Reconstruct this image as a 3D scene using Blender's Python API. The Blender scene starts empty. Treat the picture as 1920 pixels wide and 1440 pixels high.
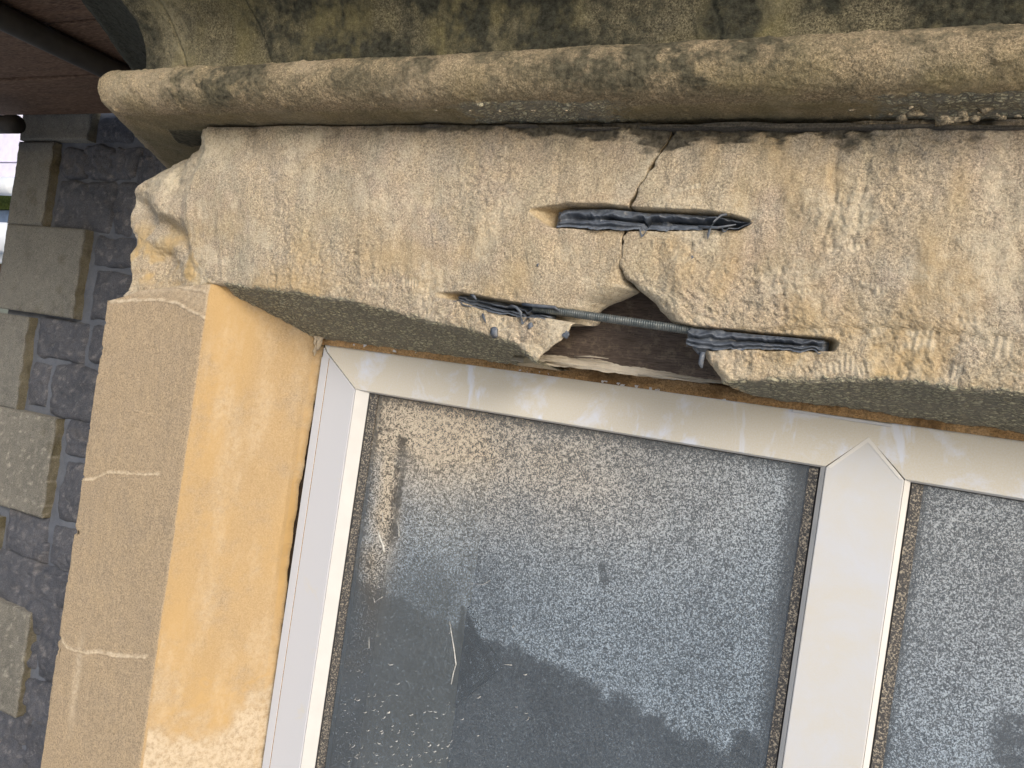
import bpy, bmesh, math, random
import numpy as np
from mathutils import Vector, Matrix
random.seed(7)
C = bpy.context.scene
COL = C.collection
# ------------------------------------------------------------------ camera, world, sun
F, PSI, RHO = 1450.0, math.radians(24.6), math.radians(8.3)
cR = Vector((math.cos(PSI), math.sin(PSI), 0)); cF = Vector((-math.sin(PSI), math.cos(PSI), 0)); cU = Vector((0, 0, 1))
cx = math.cos(RHO)*cR + math.sin(RHO)*cU
cy = -math.sin(RHO)*cR + math.cos(RHO)*cU
cam = bpy.data.cameras.new('camera'); camo = bpy.data.objects.new('camera', cam); COL.objects.link(camo)
M = Matrix.Identity(4)
for i in range(3):
    M[i][0] = cx[i]; M[i][1] = cy[i]; M[i][2] = -cF[i]
camo.matrix_world = M
cam.sensor_fit = 'HORIZONTAL'; cam.sensor_width = 36.0; cam.lens = F/1920*36.0
cam.clip_start = 0.02; cam.clip_end = 600
C.camera = camo

SUN_EL, SUN_AZ = 24.0, 134.0          # degrees; azimuth clockwise from +Y
w = bpy.data.worlds.new('World'); C.world = w; w.use_nodes = True
wn = w.node_tree; bg = wn.nodes['Background']
sky = wn.nodes.new('ShaderNodeTexSky'); sky.sky_type = 'NISHITA'; sky.sun_disc = False
sky.sun_elevation = math.radians(SUN_EL); sky.sun_rotation = math.radians(SUN_AZ)
sky.air_density = 1.0; sky.dust_density = 2.5; sky.ozone_density = 1.0
wn.links.new(sky.outputs[0], bg.inputs[0]); bg.inputs[1].default_value = 0.15
sl = bpy.data.lights.new('sun', 'SUN'); sl.energy = 1.5; sl.angle = math.radians(22); sl.color = (1.0, 0.96, 0.90)
so = bpy.data.objects.new('sun', sl); COL.objects.link(so)
e_, a_ = math.radians(SUN_EL), math.radians(SUN_AZ)
sd = Vector((math.sin(a_)*math.cos(e_), math.cos(a_)*math.cos(e_), math.sin(e_)))
so.rotation_euler = sd.to_track_quat('Z', 'Y').to_euler(); so.location = sd*20
C.view_settings.view_transform = 'Standard'; C.view_settings.look = 'None'
C.view_settings.exposure = 0.45; C.view_settings.gamma = 1.0
C.render.engine = 'CYCLES'; C.cycles.max_bounces = 8; C.cycles.diffuse_bounces = 4
C.cycles.transparent_max_bounces = 16; C.cycles.use_denoising = True

# ------------------------------------------------------------------ helpers
def ray(px, py):
    px = np.asarray(px, float); py = np.asarray(py, float)
    a = (px-960)/F; b = -(py-720)/F
    d = [cF[i] + a*cx[i] + b*cy[i] for i in range(3)]
    return d
def P(px, py, Y):
    """point of the plane at depth Y seen at photo pixel"""
    d = ray(px, py); t = Y/d[1]
    return d[0]*t, d[2]*t
def picks(lst, Y):
    a = np.array(lst, float); return P(a[:, 0], a[:, 1], Y)

_rng = np.random.RandomState(3)
_G = _rng.normal(size=(256, 3)).astype(np.float32); _G /= np.linalg.norm(_G, axis=1)[:, None]
_PM = _rng.permutation(256)
_PM = np.concatenate([_PM, _PM])
def pnoise(x, y, z):
    x, y, z = np.broadcast_arrays(np.asarray(x, np.float32), np.asarray(y, np.float32), np.asarray(z, np.float32))
    xi = np.floor(x).astype(np.int32); yi = np.floor(y).astype(np.int32); zi = np.floor(z).astype(np.int32)
    fx = x-xi; fy = y-yi; fz = z-zi
    u = fx*fx*fx*(fx*(fx*6-15)+10); v = fy*fy*fy*(fy*(fy*6-15)+10); q = fz*fz*fz*(fz*(fz*6-15)+10)
    xi &= 255; yi &= 255; zi &= 255
    out = 0
    for dx in (0, 1):
        wx = u if dx else 1-u
        hx = _PM[(xi+dx) & 255]
        for dy in (0, 1):
            wy = v if dy else 1-v
            hy = _PM[(hx+yi+dy) & 255]
            for dz in (0, 1):
                wz = q if dz else 1-q
                g = _G[_PM[(hy+zi+dz) & 255]]
                out = out + wx*wy*wz*(g[..., 0]*(fx-dx)+g[..., 1]*(fy-dy)+g[..., 2]*(fz-dz))
    return out*1.6
def fbm(x, y, z, s, octv=4, gain=0.5, seed=0.0):
    o = 0; a = 1.0
    for k in range(octv):
        o = o + a*pnoise(x*s+seed*7.3+k*11.1, y*s+seed*3.1+k*5.7, z*s+seed*1.7+k*2.3)
        a *= gain; s *= 2.03
    return o
def ridge(x, y, z, s, octv=3, seed=0.0):
    o = 0; a = 1.0
    for k in range(octv):
        o = o + a*(1-2*np.abs(pnoise(x*s+seed*5.1+k*9.1, y*s+seed+k*3.3, z*s+k*7.7))); a *= .5; s *= 2.1
    return o
def smooth(a, b, x):
    t = np.clip((x-a)/(b-a), 0, 1); return t*t*(3-2*t)

def tag(o, label=None, cat=None, group=None, kind=None):
    if label: o['label'] = label
    if cat: o['category'] = cat
    if group: o['group'] = group
    if kind: o['kind'] = kind
    return o
def link(o, parent=None):
    COL.objects.link(o)
    if parent is not None:
        o.parent = parent
        o.matrix_parent_inverse = Matrix.Translation(-Vector(parent.location)) if parent.type == 'EMPTY' else Matrix.Identity(4)
    return o
def empty(name, loc, label, cat, group=None):
    o = bpy.data.objects.new(name, None); COL.objects.link(o); o.location = loc; o.empty_display_size = .1
    return tag(o, label, cat, group)
def grid(name, X, Y, Z, material, parent=None, attrs=None, flip=False, smoothf=True):
    nj, ni = X.shape
    co = np.stack([X, Y, Z], -1).reshape(-1, 3).astype(np.float32)
    idx = np.arange(nj*ni).reshape(nj, ni)
    q = np.stack([idx[:-1, :-1], idx[:-1, 1:], idx[1:, 1:], idx[1:, :-1]], -1).reshape(-1, 4)
    if flip: q = q[:, ::-1]
    me = bpy.data.meshes.new(name)
    me.vertices.add(len(co)); me.vertices.foreach_set('co', co.ravel())
    me.loops.add(q.size); me.loops.foreach_set('vertex_index', q.ravel().astype(np.int32))
    me.polygons.add(len(q)); me.polygons.foreach_set('loop_start', np.arange(0, q.size, 4, dtype=np.int32))
    me.polygons.foreach_set('loop_total', np.full(len(q), 4, np.int32))
    me.update(); me.validate()
    if smoothf: me.polygons.foreach_set('use_smooth', np.ones(len(me.polygons), bool))
    for k, v in (attrs or {}).items():
        a = me.attributes.new(k, 'FLOAT', 'POINT')
        a.data.foreach_set('value', np.broadcast_to(v, X.shape).ravel().astype(np.float32))
    me.materials.append(material)
    return link(bpy.data.objects.new(name, me), parent)
def bm_obj(name, bm, material, parent=None, sm=False):
    bmesh.ops.recalc_face_normals(bm, faces=bm.faces[:])
    me = bpy.data.meshes.new(name); bm.to_mesh(me); bm.free()
    if sm:
        for p in me.polygons: p.use_smooth = True
    me.materials.append(material)
    return link(bpy.data.objects.new(name, me), parent)
def add_prism(bm, poly, y0, y1, bev=0.0):
    """poly in XZ, extruded y0 (front) .. y1 (back); front edges bevelled"""
    f = [bm.verts.new((x, y0, z)) for x, z in poly]; b = [bm.verts.new((x, y1, z)) for x, z in poly]
    n = len(poly)
    ff = bm.faces.new(f); bm.faces.new(b[::-1])
    for i in range(n): bm.faces.new((f[i], b[i], b[(i+1) % n], f[(i+1) % n]))
    if bev:
        bmesh.ops.bevel(bm, geom=list(ff.edges), offset=bev, segments=2, affect='EDGES', profile=.5)
def add_box(bm, a, b, bev=0.0):
    x0, y0, z0 = a; x1, y1, z1 = b
    r = bmesh.ops.create_cube(bm, size=1.0)
    for v in r['verts']:
        v.co = Vector(((x0+x1)/2+v.co.x*(x1-x0), (y0+y1)/2+v.co.y*(y1-y0), (z0+z1)/2+v.co.z*(z1-z0)))
    if bev:
        es = {e for v in r['verts'] for e in v.link_edges}
        bmesh.ops.bevel(bm, geom=list(es), offset=bev, segments=2, affect='EDGES', profile=.5)
def add_tube(bm, pts, rads, seg=10):
    pts = [Vector(p) for p in pts]; rings = []
    for i, p in enumerate(pts):
        d = (pts[min(i+1, len(pts)-1)]-pts[max(i-1, 0)]).normalized()
        up = Vector((0, 0, 1)) if abs(d.z) < .9 else Vector((1, 0, 0))
        a = d.cross(up).normalized(); b = d.cross(a)
        rings.append([bm.verts.new(p+rads[i]*(math.cos(t)*a+math.sin(t)*b)) for t in [2*math.pi*k/seg for k in range(seg)]])
    for r0, r1 in zip(rings, rings[1:]):
        for k in range(seg): bm.faces.new((r0[k], r0[(k+1) % seg], r1[(k+1) % seg], r1[k]))
    bm.faces.new(rings[0][::-1]); bm.faces.new(rings[-1])
def add_blob(bm, c, r, sc=(1, 1, 1), seed=0, sub=2, amp=.25):
    q = bmesh.ops.create_icosphere(bm, subdivisions=sub, radius=1.0)
    for v in q['verts']:
        n = fbm(np.array([v.co.x+seed]), np.array([v.co.y]), np.array([v.co.z]), 1.1, 2)[0]
        v.co = Vector(c) + Vector((v.co.x*sc[0], v.co.y*sc[1], v.co.z*sc[2]))*r*(1+amp*float(n))
        for f in v.link_faces: f.smooth = True

# ------------------------------------------------------------------ materials
class NT:
    def __init__(s, name):
        s.m = bpy.data.materials.new(name); s.m.use_nodes = True; s.t = s.m.node_tree
        s.b = s.t.nodes['Principled BSDF']; s.tc = s.t.nodes.new('ShaderNodeTexCoord').outputs['Object']
    def n(s, typ, **kw):
        o = s.t.nodes.new(typ)
        for k, v in kw.items(): setattr(o, k, v)
        return o
    def put(s, sock, v):
        if hasattr(v, 'links') or isinstance(v, bpy.types.NodeSocket): s.t.links.new(v, sock)
        elif isinstance(v, (tuple, list)) and len(v) == 3 and sock.type == 'RGBA': sock.default_value = (*v, 1)
        else: sock.default_value = v
    def noise(s, scale, detail=5, rough=.55, dist=0, vec=None, dim=None):
        o = s.n('ShaderNodeTexNoise'); s.put(o.inputs['Vector'], vec or s.tc)
        o.inputs['Scale'].default_value = scale; o.inputs['Detail'].default_value = detail
        o.inputs['Roughness'].default_value = rough; o.inputs['Distortion'].default_value = dist
        return o.outputs['Fac']
    def vor(s, scale, feature='F1', vec=None, rnd=1.0):
        o = s.n('ShaderNodeTexVoronoi', feature=feature); s.put(o.inputs['Vector'], vec or s.tc)
        o.inputs['Scale'].default_value = scale; o.inputs['Randomness'].default_value = rnd
        return o.outputs['Distance']
    def mapr(s, v, a, b, c=0.0, d=1.0):
        o = s.n('ShaderNodeMapRange'); o.clamp = True; s.put(o.inputs[0], v)
        for i, q in enumerate((a, b, c, d)): s.put(o.inputs[i+1], q)
        return o.outputs[0]
    def math(s, op, a, b=0.0):
        o = s.n('ShaderNodeMath', operation=op); s.put(o.inputs[0], a); s.put(o.inputs[1], b); return o.outputs[0]
    def mix(s, f, a, b, mode='MIX'):
        o = s.n('ShaderNodeMix', data_type='RGBA', blend_type=mode)
        s.put(o.inputs[0], f); s.put(o.inputs[6], a); s.put(o.inputs[7], b); return o.outputs[2]
    def attr(s, name):
        o = s.n('ShaderNodeAttribute', attribute_name=name); return o.outputs['Fac']
    def scale(s, v3):
        o = s.n('ShaderNodeMapping'); s.put(o.inputs[0], s.tc); o.inputs['Scale'].default_value = v3; return o.outputs[0]
    def bump(s, h, strength=.5, dist=.001):
        o = s.n('ShaderNodeBump'); s.put(o.inputs['Height'], h); o.inputs['Strength'].default_value = strength
        o.inputs['Distance'].default_value = dist; s.put(s.b.inputs['Normal'], o.outputs[0]); return o.outputs[0]
    def col(s, v): s.put(s.b.inputs['Base Color'], v); return s
    def rough(s, v): s.put(s.b.inputs['Roughness'], v); return s
    def spec(s, v): s.b.inputs['Specular IOR Level'].default_value = v; return s

def stone_mat(name, c1, c2, c3, grain=.35, bumpd=.0012, light=(.62, .55, .42), dark=(.05, .045, .035), ochre=(.45, .33, .17), lich=False, speck=0.0, patch=7, tints=None):
    m = NT(name)
    big = m.mapr(m.noise(patch, 5, .6, .6), .35, .65)
    mid = m.mapr(m.noise(38, 6, .65), .38, .66)
    c = m.mix(big, c1, c2)
    c = m.mix(m.math('MULTIPLY', mid, .6), c, c3)
    if tints:
        c = m.mix(m.math('MULTIPLY', m.mapr(m.noise(13, 5, .65, .8), .50, .68), .45), c, tints[0])
        c = m.mix(m.math('MULTIPLY', m.mapr(m.noise(16.7, 5, .65, .6, vec=m.scale((1, 1, .6))), .50, .68), .5), c, tints[1])
    fine = m.noise(540, 3, .75); vfine = m.noise(1100, 2, .7)
    c = m.mix(1.0, c, m.mix(m.mapr(fine, .36, .64), (1-grain*1.15,)*3, (1+grain*1.15,)*3), 'MULTIPLY')
    c = m.mix(1.0, c, m.mix(m.mapr(vfine, .3, .7), (1-grain*.8,)*3, (1+grain*.8,)*3), 'MULTIPLY')
    c = m.mix(m.math('MULTIPLY', m.mapr(m.noise(330, 3, .6), .60, .68), min(1, grain*1.1)), c, tuple(min(.8, q*1.75) for q in c1))
    c = m.mix(m.math('MULTIPLY', m.mapr(m.noise(290, 3, .6, vec=m.scale((1.1, 1, .9))), .61, .69), min(1, grain*1.3)), c, tuple(q*.38 for q in c1))
    c = m.mix(m.math('MULTIPLY', m.attr('ochre'), m.mapr(m.noise(25, 6, .7), .2, .5)), c, ochre)
    c = m.mix(m.math('MULTIPLY', m.attr('light'), m.mapr(m.noise(180, 5, .7), .32, .58)), c, light)
    dk = m.math('MULTIPLY', m.attr('dark'), 1.6)
    dk = m.mapr(m.math('ADD', dk, m.math('MULTIPLY', m.math('SUBTRACT', m.noise(60, 9, .85), .5), 1.5)), .25, 1.05)
    c = m.mix(dk, c, m.mix(m.mapr(m.noise(200, 4, .7), .35, .65), dark, tuple(min(1, q*3.2) for q in dark)))
    if speck:
        sp = m.mapr(m.vor(260), .16, .10)
        c = m.mix(m.math('MULTIPLY', sp, speck), c, (.45, .43, .38))
    h = m.math('ADD', fine, m.math('MULTIPLY', vfine, .35))
    if lich:
        # crusted underside: pale lichen blisters separated by dark cracks
        wv = m.n('ShaderNodeVectorMath', operation='ADD'); 
        nn = m.n('ShaderNodeTexNoise'); m.put(nn.inputs['Vector'], m.tc); nn.inputs['Scale'].default_value = 130
        sc_ = m.n('ShaderNodeVectorMath', operation='SCALE'); m.t.links.new(nn.outputs['Color'], sc_.inputs[0]); sc_.inputs['Scale'].default_value = .006
        m.t.links.new(m.scale((.62, 1, 1)), wv.inputs[0]); m.t.links.new(sc_.outputs[0], wv.inputs[1])
        ed = m.vor(210, 'DISTANCE_TO_EDGE', wv.outputs[0]); ed2 = m.vor(430, 'DISTANCE_TO_EDGE', wv.outputs[0])
        cell = m.math('MULTIPLY', m.mapr(ed, .0, .22), m.mapr(ed2, -.05, .12))
        thin = m.mapr(m.noise(45, 5, .7), .40, .58)
        cell = m.math('MULTIPLY', cell, m.mapr(thin, 0, 1, .38, 1))
        lc = m.mix(m.mapr(m.noise(90, 4, .7), .35, .65), (.66, .62, .42), (.52, .49, .36))
        lc = m.mix(m.mapr(cell, .15, .75), (.21, .195, .155), lc)
        lf = m.mapr(m.math('ADD', m.attr('lichen'), m.math('MULTIPLY', m.math('SUBTRACT', m.noise(90, 6, .7), .5), .9)), .38, .56)
        c = m.mix(lf, c, lc)
        h = m.math('ADD', h, m.math('MULTIPLY', m.math('MULTIPLY', cell, lf), 1.8))
    m.col(c).rough(.92).spec(.25); m.bump(h, 1.0, bumpd)
    return m.m

M_lintel = stone_mat('sandstone_retooled', (.375, .318, .235), (.355, .312, .252), (.415, .33, .22), grain=.36, bumpd=.0015, lich=True, tints=((.38, .30, .245), (.36, .33, .245)))
M_jamb = stone_mat('sandstone_smooth', (.325, .255, .175), (.295, .235, .165), (.35, .27, .175), grain=.24, bumpd=.0006, light=(.56, .47, .35), ochre=(.44, .295, .132), patch=4)
M_cove = stone_mat('cornice_mossy', (.135, .120, .078), (.065, .060, .045), (.165, .145, .09), grain=.6, bumpd=.0012, dark=(.018, .018, .013), ochre=(.16, .14, .06), light=(.30, .27, .18), patch=11)
M_roll = stone_mat('cornice_roll', (.27, .215, .14), (.17, .145, .09), (.31, .24, .155), grain=.42, bumpd=.0013, dark=(.04, .036, .024), ochre=(.20, .17, .07), light=(.45, .38, .27), patch=9, lich=True)
M_quoin = stone_mat('quoin_stone', (.165, .162, .148), (.125, .122, .112), (.19, .185, .165), grain=.4, bumpd=.001, dark=(.04, .035, .02), ochre=(.13, .10, .03), light=(.5, .47, .40), speck=.0, patch=6)
M_quoin_sp = stone_mat('quoin_stone_speckled', (.17, .163, .145), (.13, .125, .11), (.20, .19, .165), grain=.4, bumpd=.001, dark=(.04, .035, .02), ochre=(.13, .10, .03), light=(.5, .47, .40), speck=.8, patch=6)
M_rubble = stone_mat('rubble_stone', (.088, .094, .114), (.056, .062, .078), (.112, .112, .124), grain=.35, bumpd=.002, light=(.35, .33, .33), patch=9)
M_mortar = stone_mat('pointing_mortar', (.115, .128, .158), (.09, .10, .126), (.135, .148, .175), grain=.15, bumpd=.0008, patch=9)
M_sand = stone_mat('sandy_mortar', (.34, .22, .11), (.26, .16, .075), (.38, .26, .14), grain=.3, bumpd=.0015, dark=(.06, .035, .015), patch=20)
M_crumb = stone_mat('crumbled_stone', (.20, .17, .12), (.14, .12, .085), (.24, .20, .14), grain=.5, bumpd=.001)
M_slaty = stone_mat('dark_flake', (.10, .095, .085), (.06, .058, .055), (.16, .14, .11), grain=.3, bumpd=.001)

def plain(name, c, rough=.6, spec=.4, var=.08, scale=40, bump=0):
    m = NT(name); v = m.mapr(m.noise(scale, 5), .3, .7)
    m.col(m.mix(v, tuple(q*(1-var) for q in c), tuple(min(1, q*(1+var)) for q in c))).rough(rough).spec(spec)
    if bump: m.bump(m.noise(scale*4, 4), .6, bump)
    return m.m

def upvc(name, dust, tint=(.58, .62, .72), soft=0.0):
    m = NT(name)
    d = m.mapr(m.math('ADD', m.noise(16, 7, .7, .4), m.math('MULTIPLY', m.attr('dust'), .5)), .56-dust*.22-soft, .70-dust*.22+soft)
    sm = m.mapr(m.noise(7, 4, .6, 2.5, vec=m.scale((2.2, 1, .9))), .58, .66)
    d = m.math('MULTIPLY', d, m.mapr(sm, 0, 1, 1, .15))
    d = m.math('MULTIPLY', d, m.mapr(m.noise(700, 3, .7), .25, .7, .5, 1.0))
    c = m.mix(d, tint, (.52, .48, .385))
    c = m.mix(m.math('MULTIPLY', m.mapr(m.noise(160, 6, .8), .62, .72), .45), c, (.42, .38, .30))
    m.col(c); m.rough(m.mapr(d, 0, 1, .38, .8)); m.spec(.4); m.bump(m.noise(600, 3), .25, .0003)
    return m.m
M_head = upvc('upvc_dusty', 1.0)
M_frame = upvc('upvc_clean', -.1, (.47, .485, .53))
M_mull = upvc('upvc_mullion', .25, (.51, .53, .575), .18)
M_bead = plain('upvc_bead', (.60, .59, .575), .35, .5, .04)
M_groove = plain('dirty_joint', (.22, .18, .12), .9, .2, .2, 200)
M_gasket = NT('rubber_gasket')
M_gasket.col(M_gasket.mix(M_gasket.mapr(M_gasket.noise(520, 4, .75), .5, .62), (.035, .035, .038), (.33, .29, .23))).rough(.7)
M_gasket = M_gasket.m
M_black = plain('black_rubber', (.02, .02, .022), .5)

# glass under sandstone dust
g = NT('dusty_glass')
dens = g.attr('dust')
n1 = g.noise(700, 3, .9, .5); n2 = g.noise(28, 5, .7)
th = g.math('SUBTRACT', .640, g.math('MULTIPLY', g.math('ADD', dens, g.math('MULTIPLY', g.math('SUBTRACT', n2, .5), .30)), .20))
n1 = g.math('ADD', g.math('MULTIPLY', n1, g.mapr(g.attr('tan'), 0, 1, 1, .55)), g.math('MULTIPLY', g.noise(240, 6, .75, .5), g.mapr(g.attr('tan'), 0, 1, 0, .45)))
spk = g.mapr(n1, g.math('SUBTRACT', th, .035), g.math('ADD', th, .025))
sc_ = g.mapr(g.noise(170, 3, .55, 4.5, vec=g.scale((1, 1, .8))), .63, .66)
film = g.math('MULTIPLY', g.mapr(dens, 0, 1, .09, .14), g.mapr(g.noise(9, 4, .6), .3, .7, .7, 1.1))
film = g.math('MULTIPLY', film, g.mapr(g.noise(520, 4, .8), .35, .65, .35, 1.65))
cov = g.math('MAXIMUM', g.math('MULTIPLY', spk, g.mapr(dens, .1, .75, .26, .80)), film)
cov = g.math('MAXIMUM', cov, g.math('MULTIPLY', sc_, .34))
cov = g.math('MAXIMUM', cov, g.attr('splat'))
dust = g.n('ShaderNodeBsdfDiffuse')
tan = g.mix(g.attr('tan'), (.45, .55, .66), (.58, .51, .41))
tan = g.mix(g.attr('splat'), tan, (.75, .73, .68))
g.put(dust.inputs['Color'], tan)
gl = g.n('ShaderNodeBsdfGlossy'); gl.inputs['Roughness'].default_value = .06; g.put(gl.inputs['Color'], (1., 1., 1.))
tr = g.n('ShaderNodeBsdfTransparent'); g.put(tr.inputs['Color'], (.75, .8, .82))
fr = g.n('ShaderNodeFresnel'); fr.inputs[0].default_value = 1.7
ms = g.n('ShaderNodeMixShader'); g.t.links.new(fr.outputs[0], ms.inputs[0]); g.t.links.new(tr.outputs[0], ms.inputs[1]); g.t.links.new(gl.outputs[0], ms.inputs[2])
m2 = g.n('ShaderNodeMixShader'); g.put(m2.inputs[0], cov); g.t.links.new(ms.outputs[0], m2.inputs[1]); g.t.links.new(dust.outputs[0], m2.inputs[2])
out = [n for n in g.t.nodes if n.type == 'OUTPUT_MATERIAL'][0]; g.t.links.new(m2.outputs[0], out.inputs[0])
M_glass = g.m

r = NT('grey_epoxy_resin')
r.col(r.mix(r.mapr(r.noise(130, 6, .75), .56, .72, 0, .45), r.mix(r.mapr(r.noise(90, 5, .6), .3, .7), (.045, .055, .072), (.135, .155, .19)), (.33, .29, .24))).rough(r.mapr(r.noise(200, 4), .3, .7, .32, .6)).spec(.5)
r.bump(r.noise(160, 3, .5), .35, .001); M_resin = r.m
s_ = NT('galvanised_steel')
s_.col(s_.mix(s_.mapr(s_.noise(160, 5, .7), .4, .7), (.065, .08, .086), (.155, .165, .16))).rough(.5)
s_.b.inputs['Metallic'].default_value = .35; s_.bump(s_.noise(900, 3), .3, .0003); M_rod = s_.m

def wood(name, c1, c2, c3, ax=(1, 14, 14), sc=16, rough=.8, dusty=0):
    m = NT(name); v = m.scale(ax)
    n = m.noise(sc, 7, .65, .8, vec=v); n2 = m.noise(sc*7, 4, .6, .3, vec=v)
    c = m.mix(m.mapr(n, .3, .7), c1, c2); c = m.mix(m.mapr(n2, .45, .7), c, c3)
    if dusty: c = m.mix(m.math('MULTIPLY', m.mapr(m.noise(60, 7, .8), .5, .72), dusty), c, (.36, .29, .21))
    m.col(c).rough(rough).spec(.3); m.bump(m.math('ADD', n, m.math('MULTIPLY', n2, .5)), .8, .003); return m.m
M_timber = wood('old_dark_timber', (.095, .075, .066), (.155, .12, .10), (.05, .039, .034), dusty=.6)
M_paintwood = wood('white_painted_wood', (.52, .48, .41), (.42, .36, .28), (.58, .54, .47), dusty=.35)
M_board = wood('scaffold_board', (.14, .080, .050), (.045, .026, .018), (.25, .16, .105), ax=(1, 9, 9), sc=9)
M_tube = plain('scaffold_tube', (.03, .027, .024), .6, .4, .3, 30)
M_slate = NT('lilac_slate'); M_slate.col(M_slate.mix(M_slate.mapr(M_slate.noise(14, 6, .6), .35, .65), (.66, .64, .80), (.78, .75, .88))).rough(.5); M_slate = M_slate.m
M_pvc = plain('white_pvc', (.62, .66, .72), .35, .5, .06, 10)
M_moss = plain('moss', (.06, .08, .02), .95, .1, .5, 60, .01)
M_blue = plain('blue_lead', (.12, .17, .27), .5, .4, .3, 12)
M_ground = plain('ground_paving', (.48, .475, .46), .9, .2, .3, 1.2)
M_room = plain('room_paint', (.30, .27, .22), .8, .2, .05, 3)
M_curt = NT('curtain_cloth'); M_curt.col((.22, .20, .155)).rough(.9); M_curt = M_curt.m
M_dark = plain('dark_card', (.02, .024, .03), .6, .3, .1)
M_seal = plain('torn_sealant', (.40, .34, .26), .8, .3, .3, 90, .002)
M_render = plain('far_house_render', (.24, .22, .19), .9, .2, .2, 2)
M_rooft = plain('far_house_roof', (.07, .07, .085), .8, .2, .3, 5)

# ------------------------------------------------------------------ dimensions
D1, D2, Z2 = .65, .75, .0210       # front face of the bay, window plane, level of the soffit's inner edge
ZT = .243                           # top of the lintel
XJ, XJ2, XL = -.690, -.597, -.852   # jamb arris, jamb/frame line, left silhouette of the jamb

def sdmask(X, Z, top, bot, soft=.0012):
    """1 inside the slot between two pixel curves on the front plane"""
    tx, tz = picks(top, D1); bx, bz = picks(bot, D1)
    zt = np.interp(X, tx, tz); zb = np.interp(X, bx, bz)
    m = smooth(-soft, soft, zt-Z)*smooth(-soft, soft, Z-zb)
    x0, x1 = max(tx[0], bx[0]), min(tx[-1], bx[-1])
    return m*smooth(-soft, soft, X-x0)*smooth(-soft, soft, x1-X), zt, zb
SLOT_A = ([(995, 393), (1060, 383), (1130, 383), (1200, 390), (1320, 395), (1370, 402), (1412, 414)],
          [(995, 400), (1030, 424), (1150, 429), (1250, 431), (1330, 428), (1385, 427), (1413, 415)])
SLOT_B = ([(815, 549), (860, 549), (960, 567), (1060, 580), (1140, 590)],
          [(815, 556), (860, 563), (900, 577), (960, 592), (1020, 594), (1060, 600), (1140, 612)])
SLOT_C = ([(1255, 602), (1300, 612), (1400, 621), (1480, 629), (1560, 636), (1576, 642)],
          [(1255, 640), (1300, 645), (1330, 655), (1400, 652), (1480, 656), (1560, 657), (1577, 646)])

def chisel(X, Z, px, py, wpx, hpx, n=5, amp=.0006):
    """a patch of comb-chisel grooves; returns (depth, lightness)"""
    cxp, czp = P(px, py, D1); sc = .65/F
    w_, h_ = wpx*sc*1.05, hpx*sc
    an = ((px*7+py*3) % 11-5)*.055; xx, zz_ = X-cxp, Z-czp
    u = (xx*math.cos(an)+zz_*math.sin(an))/(w_/2); v = (zz_*math.cos(an)-xx*math.sin(an))/(h_/2)
    v = v*(1+.25*np.sin(u*4+px)); m = smooth(1.0, .8, np.abs(u))*smooth(1.1, .5, np.abs(v))*smooth(-.6, .1, fbm(X, 0, Z, 70, 2, seed=px))
    return m*amp*(1+np.cos(u*math.pi*n)), m

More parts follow.
